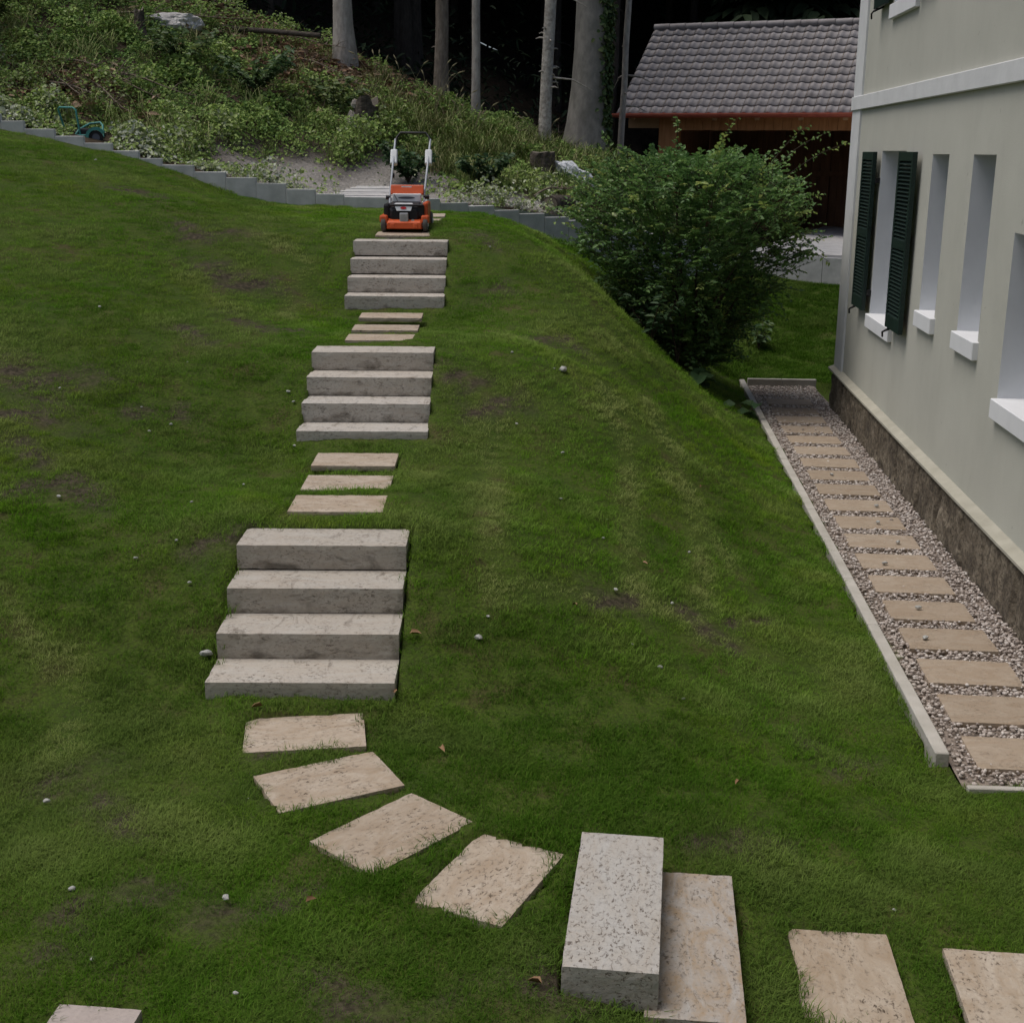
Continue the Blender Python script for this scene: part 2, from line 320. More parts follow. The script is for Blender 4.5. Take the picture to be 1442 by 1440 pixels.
# ---- blocks and slabs: footprints kept free of grass ----
FOOT = []     # cx, cy, half width, half depth, angle
def footprint(cx, cy, w, d, a, mg=.006): FOOT.append((cx, cy, w / 2, d / 2, a, mg))
def slab_mesh(name, w, d, h, mat, bev=.004, seed=0):
    """a sawn stone: rounded box whose arrises are slightly worn and chipped"""
    nx, ny, nz = max(4, int(w / .035)), max(4, int(d / .035)), max(2, int(h / .03)); half = Vector((w / 2, d / 2, h / 2)); off = Vector((seed * 3.7, seed * 1.9, seed * .7))
    bm = bmesh.new(); vs = {}
    def vert(i, j, k_):
        if (i, j, k_) not in vs:
            p = Vector(((2 * i / nx - 1) * half.x, (2 * j / ny - 1) * half.y, (2 * k_ / nz - 1) * half.z)); e = sorted((half.x - abs(p.x), half.y - abs(p.y), half.z - abs(p.z)))
            q = Vector(tuple(max(-half[c] + bev, min(half[c] - bev, p[c])) for c in range(3))); n_ = p - q
            if n_.length > 1e-9: n_.normalize(); r_ = bev
            else: r_ = 0
            wear = .001 * mnoise.noise(p * 28 + off)
            if e[1] < .012: wear -= max(0, mnoise.noise(p * 16 + off) - .2) * .008 + max(0, mnoise.noise(p * 45 + off)) * .002
            vs[i, j, k_] = bm.verts.new(q + n_ * (r_ + wear) + Vector((0, 0, half.z)))
        return vs[i, j, k_]
    for k0 in (0, nz):
        for i in range(nx):
            for j in range(ny):
                f = [vert(i, j, k0), vert(i + 1, j, k0), vert(i + 1, j + 1, k0), vert(i, j + 1, k0)]; bm.faces.new(f if k0 else f[::-1])
    for j0 in (0, ny):
        for i in range(nx):
            for k_ in range(nz):
                f = [vert(i, j0, k_), vert(i + 1, j0, k_), vert(i + 1, j0, k_ + 1), vert(i, j0, k_ + 1)]; bm.faces.new(f[::-1] if j0 else f)
    for i0 in (0, nx):
        for j in range(ny):
            for k_ in range(nz):
                f = [vert(i0, j, k_), vert(i0, j + 1, k_), vert(i0, j + 1, k_ + 1), vert(i0, j, k_ + 1)]; bm.faces.new(f if i0 else f[::-1])
    me = bpy.data.meshes.new(name); bm.to_mesh(me); bm.free(); me.materials.append(mat); return me
SA = rad(.65)
ORD = ['lowest', 'second lowest', 'second highest', 'highest']
FL = [('nearest', [(6.415, .397), (6.745, .545), (7.07, .697), (7.395, .853)], -1.110),
      ('middle', [(9.75, 1.043), (10.075, 1.194), (10.39, 1.347), (10.715, 1.499)], -1.145),
      ('farthest', [(13.22, 1.689), (13.53, 1.843), (13.84, 2.003), (14.15, 2.166)], -1.197)]
LOOK = {('nearest', 0): ', grass hiding the foot of its front', ('nearest', 1): ', stained dark at left', ('nearest', 2): ', rusty streaks across its face', ('nearest', 3): ', dirty lower edge'}
k = 0
for nm, steps, cxs in FL:
    for i, (yf, zt) in enumerate(steps):
        k += 1
        o = link('stone_step', slab_mesh('stone_step', 1.0, .36, .15, MAT['block'], .005, k), None, (cxs - .004 * i, yf + .18, zt - .15), (0, 0, SA + rad(random.uniform(-.3, .3))))
        tag(o, '%s travertine block step of the %s flight%s' % (ORD[i], nm, LOOK.get((nm, i), '')), 'step', 'travertine block steps up the lawn')
        footprint(cxs, yf + .18, 1.0, .36, SA, -.03)
def loose_slab(cx, cy, ang, label, z=None, w=.6, d=.4, h=.04, mat='slab', pitch=0, name='stepping_stone', group='travertine stepping stones in the lawn', cat='stepping stone', fp=True):
    global k
    k += 1
    if fp and h < .1 and 7.6 < cy < 9.6:
        ex = [(cx + dx, cy + dy) for dx in (-.3, 0, .3) for dy in (-.2, 0, .2)]; zz = lawn_r(np.array([q[0] for q in ex]), np.array([q[1] for q in ex])); z = max(z or 0, float(zz.max()) - .004)
    if z is None: z = float(lawn_z(np.array([cx]), np.array([cy]))[0]) + .012
    o = link(name, slab_mesh(name, w, d, h, MAT[mat], .004, k), None, (cx, cy, z - h), (pitch, 0, ang))
    tag(o, label, cat, group)
    if fp: footprint(cx, cy, w, d, ang, -.03)
    return o
for n_, (cx, cy, z, p, lab) in enumerate([(-1.115, 8.15, .865, .01, 'stepping stone just above the nearest flight of block steps'), (-1.13, 8.76, .893, .01, 'middle stepping stone between the nearest and middle flights'), (-1.14, 9.31, .918, .01, 'stepping stone just below the middle flight of block steps'),
      (-1.165, 11.53, 1.512, .03, 'grass fringed stepping stone just above the middle flight'), (-1.17, 12.05, 1.530, .03, 'middle stepping stone between the middle and farthest flights'), (-1.18, 12.72, 1.56, .03, 'stepping stone just below the farthest flight of block steps'),
      (-1.222, 14.80, 2.208, .05, 'stepping stone under the front wheels of the orange mower'), (-1.19, 15.5, 2.255, .05, 'stepping stone beneath the orange mower'), (-1.17, 16.05, 2.29, .05, 'stepping stone behind the orange mower, second from the grey wall'), (-1.16, 16.65, 2.325, .05, 'stepping stone nearest the grey wall behind the orange mower')]):
    loose_slab(cx, cy, SA, lab, z, d=.33 if 11 < cy < 13 else .4, pitch=p)
loose_slab(-1.03, 6.067, rad(8.4), 'first stepping stone of the curve, straight below the nearest flight', .278)
loose_slab(-.84, 5.545, rad(27.5), 'stepping stone turned slightly, second in the curve below the nearest flight', .278)
loose_slab(-.50, 5.09, rad(48), 'stepping stone turned diagonally, third in the curve', .272)
loose_slab(-.075, 4.76, rad(64.5), 'stepping stone beside the two pale blocks, fourth in the curve', .254)
loose_slab(1.31, 4.41, rad(-95), 'stepping stone in the right foreground just right of the two pale blocks', .05)
loose_slab(1.90, 4.28, rad(-96), 'stepping stone cut off by the right edge of the photo', .05)
o = loose_slab(.418, 4.50, rad(-97.2), 'raised speckled pale block, upper of the two in the foreground', .33, 0.96, .345, .16, 'block_pale', 0, 'stone_step', 'pair of pale stone blocks in the foreground', 'step')
o = loose_slab(.705, 4.44, rad(-96), 'lower pale block with tan stain, against the raised speckled block', .18, 0.98, .36, .16, 'block_stained', 0, 'stone_step', 'pair of pale stone blocks in the foreground', 'step')
o = loose_slab(-1.40, 3.59, rad(-5.5), 'smooth pinkish block cut off by the bottom left of the photo', .30, .29, .5, .16, 'block_smooth', 0, 'stone_step', 'travertine block steps up the lawn', 'step')

footprint(kerb_x(12.3) - .0375, 12.3, .10, 11.9, math.atan(-.0766), .0)
# ---- lawn sheet ----
step = .055
gx = np.concatenate([np.arange(-13, -4.5, .2), np.arange(-4.5, 3.6, step), np.arange(3.6, 10, .2)]); gy = np.concatenate([np.arange(-5, 3.2, .3), np.arange(3.2, 17.9, step), np.arange(17.9, 25.2, .1)])
X, Y = np.meshgrid(gx, gy); Z = lawn_r(X, Y)
Z = np.where(in_path(X, Y) | in_house(X, Y), np.minimum(Z, -.13), Z)
for cx_, cy_, hw, hd, a_, mg_ in FOOT:      # the soil lies under the stones, not through them
    dx, dy = X - cx_, Y - cy_; u = dx * math.cos(a_) + dy * math.sin(a_); w = -dx * math.sin(a_) + dy * math.cos(a_)
    Z = np.where((abs(u) < hw - .01) & (abs(w) < hd - .01), Z - (.30 if max(hw, hd) > .45 else .09), Z)
idx = np.arange(X.size).reshape(X.shape)
F = np.stack([idx[:-1, :-1], idx[:-1, 1:], idx[1:, 1:], idx[1:, :-1]], -1).reshape(-1, 4)
cx = (X[:-1, :-1] + X[1:, 1:]).ravel() / 2; cy = (Y[:-1, :-1] + Y[1:, 1:]).ravel() / 2
F = F[behind_wall(cx, cy) < .02]
lawn = link('lawn', np_mesh('lawn', np.stack([X, Y, Z], -1).reshape(-1, 3), F, MAT['soil'], {'bare': np.clip(soil_mask(X.ravel(), Y.ravel()) * 1.3, 0, 1)}, True)); tag(lawn, kind='structure')
# ---- gravel path beside the house ----
MAT['gravel_bed'] = simple('gravel_bed', (.30, .25, .21), (.18, .145, .12), 40, .95, .5, 60, which='Position')
def path_pt(s, o):   # o metres right of the kerb line, y = s
    return kerb_x(s) + o
gm = MB()
gm.add([(path_pt(6.12, .02), 6.12, -.035), (path_pt(6.12, 1.4), 6.05, -.035), (path_pt(18.0, .95), 18.0, -.035), (path_pt(18.0, .02), 18.0, -.035)], [(0, 1, 2, 3)])
tag(gm.build('gravel_bed', MAT['gravel_bed']), kind='structure')
ORDS = ['nearest', 'second', 'third', 'fourth', 'fifth', 'sixth', 'seventh', 'eighth', 'ninth', 'tenth', 'eleventh', 'twelfth', 'thirteenth', 'fourteenth', 'fifteenth', 'sixteenth', 'seventeenth', 'eighteenth', 'farthest']
HDIR = rad(-5.0)
for i in range(19):
    bx, by = 2.632 + .0449 * (15 - i), 8.408 + .5714 * (15 - i)
    cx = bx + .28 * math.cos(HDIR) + .2 * math.sin(HDIR); cy = by + .28 * math.sin(HDIR) - .2 * math.cos(HDIR)
    j = 18 - i
    lab = 'tan slab in the gravel path, %s' % ('nearest the camera' if j == 0 else 'farthest, beside the end kerb' if j == 18 else '%s from the near end' % ORDS[j])
    loose_slab(cx, cy, HDIR + rad(random.uniform(-1, 1)), lab, random.uniform(-.002, .006) - (.006 if 1 <= i <= 3 else 0), .57, .40, .04, 'slab_gravel', 0, 'path_slab', 'travertine slabs laid in the gravel path', 'path slab', False)
# loose gravel: every chip its own small rough stone, one mesh
MAT['gravel'] = leaf_mat('gravel', [(0, (.25, .21, .18)), (.35, (.38, .325, .285)), (.7, (.48, .425, .38)), (1, (.60, .555, .51))], .9, 0, spec=.15)
n = 30000
s = 6.13 + (18.0 - 6.13) * RNG.random(n); far = s > 11
o = RNG.random(n) * 1.45; px = kerb_x(s) + o
hs = (px - HX0) * .9969 + (s - HY0) * -.0785
ok = (o > .035) & (hs < -.05)
for i in range(19):
    bx, by = 2.632 + .0449 * (15 - i), 8.408 + .5714 * (15 - i)
    cx = bx + .28 * math.cos(HDIR) + .2 * math.sin(HDIR); cy = by + .28 * math.sin(HDIR) - .2 * math.cos(HDIR)
    dx, dy = px - cx, s - cy; u = dx * math.cos(HDIR) + dy * math.sin(HDIR); w = -dx * math.sin(HDIR) + dy * math.cos(HDIR)
    lim = .004 + .004 * RNG.random(n); keepp = RNG.random(n) < (.13 if 1 <= i <= 3 else .012)
    ok &= ~((abs(u) < .285 - lim) & (abs(w) < .2 - lim)) | keepp
px, s = px[ok], s[ok]; n = len(px)
bmi = bmesh.new(); bmesh.ops.create_icosphere(bmi, subdivisions=1, radius=1); base = np.array([v.co for v in bmi.verts]); fac = np.array([[v.index for v in f.verts] for f in bmi.faces]); 
nv = len(base)
r = .0085 + .010 * RNG.random(n) ** 1.5
sc = RNG.uniform(.6, 1.25, (n, 1, 3)) * np.array([1, 1, .75]); V = base[None] * sc * RNG.uniform(.72, 1.2, (n, nv, 1)) * r[:, None, None]
a = RNG.random(n) * 6.28; ca, sa = np.cos(a)[:, None], np.sin(a)[:, None]
V = np.stack([V[..., 0] * ca - V[..., 1] * sa, V[..., 0] * sa + V[..., 1] * ca, V[..., 2]], -1)
V += np.stack([px, s, -.022 + .022 * RNG.random(n)], -1)[:, None]
inside = np.zeros(n, bool)
F = (fac[None] + (np.arange(n) * nv)[:, None, None]).reshape(-1, 3)
gr = link('gravel', np_mesh('gravel', V.reshape(-1, 3), F, MAT['gravel'], {'tint': np.repeat(RNG.random(n), nv)}))
tag(gr, 'beige crushed gravel filling the path along the house', 'gravel', kind='stuff')
# kerbs
kb = empty('kerb', (kerb_x(6.36), 6.36, 0), math.atan(-.0766))
tag(kb, 'long pale concrete kerb between the lawn and the gravel path', 'kerb')
for i in range(12):
    mb = MB(); mb.bbox(-.075, .0, i * .99 + .0015, i * .99 + .9885, -.24, .048 + random.uniform(-.003, .003), .006)
    mb.build('kerb_stone', MAT['kerb'], kb)
kb = empty('kerb', (path_pt(18.02, .0), 18.02, 0), rad(-2.5)); tag(kb, 'short concrete kerb closing the far end of the gravel path', 'kerb')
mb = MB(); mb.bbox(.03, .50, 0, .07, -.2, .085, .005); mb.build('kerb_stone', MAT['kerb'], kb)
mb = MB(); mb.bbox(.504, .97, 0, .07, -.2, .085, .005); mb.build('kerb_stone', MAT['kerb'], kb)
kb = empty('kerb', (path_pt(6.12, .0), 6.12, 0), rad(-3)); tag(kb, 'flush concrete kerb at the near end of the gravel path', 'kerb')
mb = MB(); mb.bbox(.03, .6, -.04, 0, -.2, -.006, .005); mb.build('kerb_stone', MAT['kerb'], kb)
mb = MB(); mb.bbox(.604, 1.15, -.04, 0, -.2, -.006, .005); mb.build('kerb_stone', MAT['kerb'], kb)

# ================= house =================
m, t, b = new_mat('cream_render'); MAT['render'] = m; b.inputs['Roughness'].default_value = .92; b.inputs['Specular IOR Level'].default_value = .15
v = coords(t, 'Object')
c = ramp(t, noise(t, v, 1.1, 6, .6), [(.3, (.46, .458, .40)), (.7, (.52, .518, .455))])
c = mix(t, ramp(t, noise(t, coords(t, 'Object', (1.6, 1.6, .35)), 2.2, 7, .7, 1.0), [(.50, 0), (.78, .16)]), c, (.30, .295, .25))
c = mix(t, ramp(t, noise(t, v, 13, 3, .6), [(.68, 0), (.74, .5)]), c, (.24, .225, .19))
c = mix(t, ramp(t, noise(t, v, 80, 3, .6), [(.4, 0), (.75, .22)]), c, (.36, .355, .31))
t.links.new(c, b.inputs['Base Color']); bump(t, b, noise(t, v, 90, 4, .65), .35, .006)
MAT['trim'] = simple('white_trim', (.66, .67, .67), (.58, .59, .59), 4, .85, .2, 30)
MAT['reveal'] = simple('white_reveal', (.66, .68, .70), (.60, .62, .64), 3, .8, .1, 30)
MAT['sill'] = simple('white_sill', (.74, .75, .76), (.68, .69, .7), 4, .7, .08, 40)
MAT['ledge'] = simple('cream_ledge', (.42, .40, .33), (.33, .315, .255), 5, .9, .3, 60)
m, t, b = new_mat('tuff'); MAT['tuff'] = m; b.inputs['Roughness'].default_value = .95
v = coords(t, 'Object', (1, 1, 1), True)
c = ramp(t, noise(t, v, 4, 7, .7, .8), [(.34, (.06, .048, .034)), (.5, (.17, .14, .10)), (.66, (.32, .275, .205))])
c = mix(t, ramp(t, noise(t, v, 28, 4, .7), [(.45, 0), (.65, .8)]), c, (.035, .027, .018))
t.links.new(c, b.inputs['Base Color']); bump(t, b, noise(t, v, 22, 6, .7), 1.0, .03)
MAT['shutter'] = simple('dark_green_paint', (.012, .028, .022), (.009, .02, .016), 8, .5, .05, 60)
MAT['iron'] = simple('black_iron', (.015, .015, .015), None, 8, .5)
MAT['glass'] = simple('dark_glass', (.02, .025, .03), (.015, .02, .022), 2, .08, spec=.6)
MAT['roof_dark'] = simple('roof_covering', (.09, .06, .05), (.06, .045, .04), 6, .8)
MAT['leadgrey'] = simple('stain_grey', (.3, .3, .28), None, 6, .9)
house = empty('house', (HX0, HY0, 0), HANG)
tag(house, 'cream rendered house with white trim and dark green louvred shutters', 'house')
WIN = [(1.97, 3.22, 1.25, 3.13), (4.37, 4.99, 1.565, 3.10), (5.80, 6.46, 1.56, 3.10), (7.13, 8.35, 1.24, 2.57), (1.97, 3.22, 4.455, 6.3), (5.4, 6.6, 4.455, 6.3), (10.2, 11.4, 1.25, 3.13), (10.2, 11.4, 4.455, 6.3)]
sc_ = sorted({0., 16.} | {a for w_ in WIN for a in w_[:2]}); zc = sorted({.50, 7.2} | {a for w_ in WIN for a in w_[2:]})
mb = MB()
for a, a2 in zip(sc_, sc_[1:]):
    for z, z2 in zip(zc, zc[1:]):
        if any(w_[0] <= a and a2 <= w_[1] and w_[2] <= z and z2 <= w_[3] for w_ in WIN): continue
        mb.add([(a, 0, z), (a2, 0, z), (a2, 0, z2), (a, 0, z2)], [(0, 1, 2, 3)])
mb.add([(0, 0, .5), (0, 9, .5), (0, 9, 7.2), (0, 0, 7.2)], [(0, 3, 2, 1)]); mb.add([(16, 0, .5), (16, 9, .5), (16, 9, 7.2), (16, 0, 7.2)], [(0, 1, 2, 3)]); mb.add([(0, 9, .5), (16, 9, .5), (16, 9, 7.2), (0, 9, 7.2)], [(0, 3, 2, 1)])
mb.build('wall', MAT['render'], house)
mb = MB()     # wing out of view behind the camera, added to shade near lawn and risers
Mw = Matrix.Rotation(-HANG, 4, 'Z') @ Matrix.Translation((-HX0, -HY0, 0)); mb.box(-7.5, 2.9, -9, -.7, -.4, 6.2, Mw)
mb.build('unseen_wing_wall', MAT['render'], house)
mb = MB(); mb.add([Mw @ Vector(p) for p in ((-8, -.5, 6.21), (3.2, -.5, 6.21), (3.2, -9.4, 6.21), (-8, -9.4, 6.21), (-8, -4.8, 8), (3.2, -4.8, 8))], [(0, 1, 2, 3), (0, 4, 5, 1), (3, 2, 5, 4), (0, 3, 4), (1, 5, 2)]); mb.build('unseen_wing_roof', MAT['render'], house)  # low roof of the added wing, also out of view
mb = MB(); mb.box(-.022, .52, -.022, .5, .505, 7.19); mb.build('corner_pilaster', MAT['trim'], house)
mb = MB(); mb.bbox(-.03, 16.02, -.042, .0, 3.595, 3.752, .006); mb.build('string_course', MAT['trim'], house)
# plinth of rough tuff blocks
pl = MB(); pl.box(-.03, 16.03, -.01, 9.03, -.35, .455); plinth = pl.build('plinth', MAT['tuff'], house)
def rough_block(s0, s1, z0, z1, seed):
    rnd = random.Random(seed); nx, nz = max(5, int((s1 - s0) / .055)), 9; V = []; F = []
    for j in range(nz + 1):
        for i in range(nx + 1):
            e = i in (0, nx) or j in (0, nz)
            V.append((s0 + (s1 - s0) * i / nx, (-.014 if e else -.034 - .012 * rnd.random() - .022 * (.5 + mnoise.noise(Vector((i * .055 * 5 + seed * 3.1, j * .35, seed))))), z0 + (z1 - z0) * j / nz))
    for j in range(nz):
        for i in range(nx):
            q = j * (nx + 1) + i; F.append((q, q + 1, q + nx + 2, q + nx + 1))
    return V, F
s = 0.0; i = 0
while s < 14.5:
    w = random.uniform(.55, 1.0); mb = MB(); V, F = rough_block(s + .006, s + w - .006, -.12, .452, i); mb.add(V, F, True)
    mb.build('stone', MAT['tuff'], plinth); s += w; i += 1
mb = MB()
x0, x1 = -.07, 16.05
mb.add([(x0, -.085, .455), (x1, -.085, .455), (x1, -.085, .475), (x0, -.085, .475), (x0, .01, .515), (x1, .01, .515), (x0, .01, .455), (x1, .01, .455)], [(0, 1, 2, 3), (3, 2, 5, 4), (0, 3, 4, 6), (1, 7, 5, 2), (0, 6, 7, 1)])
mb.build('plinth_ledge', MAT['ledge'], house)
for wi, (a, a2, zb, zt) in enumerate(WIN):
    d = .30; z0 = zb + .14
    mb = MB()
    e = .002
    mb.add([(a + e, -.001, z0), (a + e, d, z0), (a + e, d, zt - e), (a + e, -.001, zt - e)], [(0, 3, 2, 1)])
    mb.add([(a2 - e, -.001, z0), (a2 - e, d, z0), (a2 - e, d, zt - e), (a2 - e, -.001, zt - e)], [(0, 1, 2, 3)])
    mb.add([(a + e, -.001, zt - e), (a2 - e, -.001, zt - e), (a2 - e, d, zt - e), (a + e, d, zt - e)], [(0, 1, 2, 3)])
    win = mb.build('window', MAT['reveal'], house)
    mb = MB()
    for q in ((a + .004, a + .07, z0, zt - .004), (a2 - .07, a2 - .004, z0, zt - .004), (a + .07, a2 - .07, z0, z0 + .07), (a + .07, a2 - .07, zt - .07, zt - .004)) + (((a + a2) / 2 - .04, (a + a2) / 2 + .04, z0 + .07, zt - .07),) * (a2 - a > 1):
        mb.box(q[0], q[1], .25, .31, q[2], q[3])
    mb.build('frame', MAT['sill'], win)
    mb = MB(); mb.box(a + .05, a2 - .05, .28, .29, z0 + .05, zt - .05); mb.build('pane', MAT['glass'], win)
    mb = MB(); mb.bbox(a - .004, a2 + .035, -.048, .26, zb, z0 + .004, .006); mb.build('sill', MAT['sill'], win)
def shutter(s0, s1, z0, z1, lab):
    f = MB(); y0, y1 = -.092, -.047; st = .055
    for q in ((s0, s0 + st, z0, z1), (s1 - st, s1, z0, z1)): f.bbox(q[0], q[1], y0, y1, q[2], q[3], .003)
    zm = z0 + (z1 - z0) * .485
    for q in ((z0, z0 + .13), (z1 - .085, z1), (zm - .04, zm + .045)): f.bbox(s0 + st, s1 - st, y0 + .002, y1 - .002, q[0], q[1], .003)
    sh = f.build('shutter', MAT['shutter'], house); sh['label'] = lab
    l = MB()
    for za, zb2 in ((z0 + .13, zm - .04), (zm + .045, z1 - .085)):
        n = int((zb2 - za) / .036)
        for q in range(n):
            zz = za + (q + .5) * (zb2 - za) / n
            M = Matrix.Translation((0, (y0 + y1) / 2, zz)) @ Matrix.Rotation(rad(38), 4, 'X')
            l.box(s0 + st, s1 - st, -.024, .024, -.0035, .0035, M)
    lo = l.build('louvres', MAT['shutter'], sh); lo['kind'] = 'stuff'
    h = MB(); h.tube([(s0 + .12, -.02, z0 + .04), (s0 + .12, -.11, z0 - .03), (s0 + .06, -.12, z0 - .05), (s0 + .03, -.11, z0 - .10)], .010, 6); h.tube([(s0 + .12, -.0, z0 + .02), (s0 + .12, -.11, z0 - .03)], .012, 6)
    h.build('catch', MAT['iron'], sh)
    for zz in (z0 + .2, z1 - .3):
        h = MB(); e_ = s1 if s0 < 2 else s0; h.box(e_ - .03, e_ + .03, -.05, -.004, zz - .03, zz + .03); h.build('hinge', MAT['iron'], sh)
shutter(1.285, 1.945, 1.42, 3.12, 'open dark green louvred shutter at the corner side of the window')
shutter(3.30, 3.965, 1.42, 3.12, 'open dark green louvred shutter at the near side of the window')
shutter(1.285, 1.945, 4.62, 6.28, 'upstairs dark green shutter, only its foot in view')
shutter(3.30, 3.965, 4.62, 6.28, 'upstairs dark green shutter above the near one')
mb = MB(); mb.add([(-.5, -.5, 7.1), (16.5, -.5, 7.1), (16.5, 9.5, 7.1), (-.5, 9.5, 7.1), (-.5, 4.5, 10.2), (16.5, 4.5, 10.2)], [(0, 3, 2, 1), (0, 1, 5, 4), (3, 4, 5, 2), (0, 4, 3), (1, 2, 5)])
mb.build('roof', MAT['roof_dark'], house)

# ================= edging wall of concrete slabs =================
rw = empty('retaining_wall', (-1.1, 17.7, 2.2)); tag(rw, 'low stepped wall of grey concrete edging slabs across the top of the lawn', 'wall')
def panel(xa, ya, xb, yb, zt, h=.75, lab=None):
    L = math.hypot(xb - xa, yb - ya); mb = MB(); mb.bbox(.002, L - .002, 0, .07, -h, random.uniform(-.004, .004), .005, 1, jit=.002)
    o = mb.build('concrete_slab', MAT['concrete'], rw, (xa + 1.1, ya - 17.7, zt - 2.2), (0, random.uniform(-.008, .008), math.atan2(yb - ya, xb - xa)))
lx = [-8.65, -8.25, -7.85, -7.45, -7.05, -6.64, -6.345, -5.955, -5.588, -5.228, -4.884, -4.592, -4.18, -3.77, -3.375, -2.99, -2.606, -2.232, -1.652, -1.15]
lz = [3.86, 3.77, 3.68, 3.59, 3.50, 3.411, 3.322, 3.234, 3.151, 3.056, 2.966, 2.888, 2.802, 2.734, 2.66, 2.591, 2.532, 2.502, 2.45, ]
for a, a2, z in zip(lx, lx[1:], lz): panel(a, 17.655, a2, 17.66, z)
rx = [(-1.15, 17.66), (-.98, 17.75), (-.615, 17.968), (-.273, 18.172), (.066, 18.374), (.418, 18.583), (.76, 18.787), (1.107, 18.992)]
for (a, c_), (a2, c2), z in zip(rx, rx[1:], (2.481, 2.429, 2.379, 2.323, 2.267, 2.213, 2.163)): panel(a, c_, a2, c2, z)
p0, p1 = Vector((1.107, 18.992)), Vector((4.0, 24.3)); n = 15
for i in range(n):
    a, b_ = p0.lerp(p1, i / n), p0.lerp(p1, (i + 1) / n); panel(a.x, a.y, b_.x, b_.y, 2.11 - .72 * i / n)
p0, p1 = Vector((4.0, 24.3)), Vector((6.9, 22.8)); n = 8
for i in range(n):
    a, b_ = p0.lerp(p1, i / n), p0.lerp(p1, (i + 1) / n); panel(a.x, a.y, b_.x, b_.y, 1.375 - .012 * i, .9)
# ---- bank and forest floor behind the edging wall ----
m, t, b = new_mat('bank_soil'); MAT['bank'] = m
v = coords(t, 'Position')
c = ramp(t, noise(t, v, 1.2, 6, .6), [(.35, (.045, .035, .022)), (.6, (.075, .055, .038)), (.75, (.10, .075, .055))])
c = mix(t, ramp(t, noise(t, v, 14, 4, .65), [(.4, 0), (.7, .7)]), c, (.03, .024, .016))
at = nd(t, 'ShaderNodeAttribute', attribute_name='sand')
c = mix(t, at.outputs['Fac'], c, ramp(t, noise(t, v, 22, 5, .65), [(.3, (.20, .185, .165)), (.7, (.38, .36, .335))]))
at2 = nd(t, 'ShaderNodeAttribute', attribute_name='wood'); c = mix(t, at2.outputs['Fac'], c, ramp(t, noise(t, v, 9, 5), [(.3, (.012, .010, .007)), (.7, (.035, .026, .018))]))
t.links.new(c, b.inputs['Base Color']); b.inputs['Roughness'].default_value = .95; b.inputs['Specular IOR Level'].default_value = .1
bump(t, b, noise(t, v, 12, 6, .7), .8, .06)
def sand_mask(x, y):
    wx = x + .15 * np.sin(5 * y + 2 * x); wy = y + .15 * np.sin(6 * x - y)
    f = lambda a, b_, rx_, ry_: np.exp(-(((wx - a) / rx_) ** 2 + ((wy - b_) / ry_) ** 2) ** 1.5)
    return np.clip(np.maximum.reduce([f(-2.5, 19.4, 1.7, 1.2), f(-1.75, 20.0, .9, 1.2), f(-1.2, 18.9, .7, .9), f(.1, 19.35, .95, .45), f(.95, 19.9, .5, .5), f(-3.4, 18.5, .7, .5) * .7]), 0, 1)
def bank_relief(x, y):
    return .05 * np.sin(2.3 * x + 1.1 * y) * np.sin(1.9 * y - x) + .03 * np.sin(5.1 * x - 2 * y + 1) * np.sin(4.3 * y + x)
def in_pad(x, y): return (y > 22.5) & (x > 3.4 + np.maximum(0, (25.5 - y)) * .1) & (y < 38) & (x < 14)
def bank_r(x, y):
    z = bank_z(x, y) + bank_relief(x, y) * np.clip((behind_wall(x, y) - .3) / 1.5, 0, 1)
    return np.where(in_pad(x, y), np.minimum(z, 1.2), z)
gx = np.arange(-16, 14, .2); gy = np.arange(17.4, 40, .2)
def bank_sheet(gx, gy, cut):
    X, Y = np.meshgrid(gx, gy); Z = bank_r(X, Y); bw = behind_wall(X, Y)
    Yc = np.where((bw > -.25) & (bw < .06), Y - bw + .06, Y) if cut else Y
    idx = np.arange(X.size).reshape(X.shape); F = np.stack([idx[:-1, :-1], idx[:-1, 1:], idx[1:, 1:], idx[1:, :-1]], -1).reshape(-1, 4)
    if cut:
        ym = Yc.ravel()[F].min(1); xm = X.ravel()[F].mean(1); F = F[behind_wall(xm, ym) > .03]
    return np.stack([X, Yc, Z], -1).reshape(-1, 3), F, X.ravel(), Y.ravel()
V, F, bx, by = bank_sheet(gx, gy, True)
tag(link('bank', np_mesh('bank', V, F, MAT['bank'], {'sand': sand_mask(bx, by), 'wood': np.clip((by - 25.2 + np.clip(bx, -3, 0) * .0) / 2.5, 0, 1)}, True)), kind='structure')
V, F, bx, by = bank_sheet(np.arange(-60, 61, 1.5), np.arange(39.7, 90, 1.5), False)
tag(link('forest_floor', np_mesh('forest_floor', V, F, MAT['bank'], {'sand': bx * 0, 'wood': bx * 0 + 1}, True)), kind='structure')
for xa, xb in ((-60, -15.9), (13.9, 60)):
    V, F, bx, by = bank_sheet(np.arange(xa, xb + .05, (xb - xa) / 30), np.arange(17.5, 40.2, .75), False)
    if xa > 0: V[:, 2] = np.maximum(V[:, 2], 0.9)
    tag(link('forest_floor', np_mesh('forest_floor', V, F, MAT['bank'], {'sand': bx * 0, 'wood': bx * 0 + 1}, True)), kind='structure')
def BZ(x, y): return float(bank_r(np.array([float(x)]), np.array([float(y)]))[0])
def LZ(x, y): return float(lawn_z(np.array([float(x)]), np.array([float(y)]))[0])

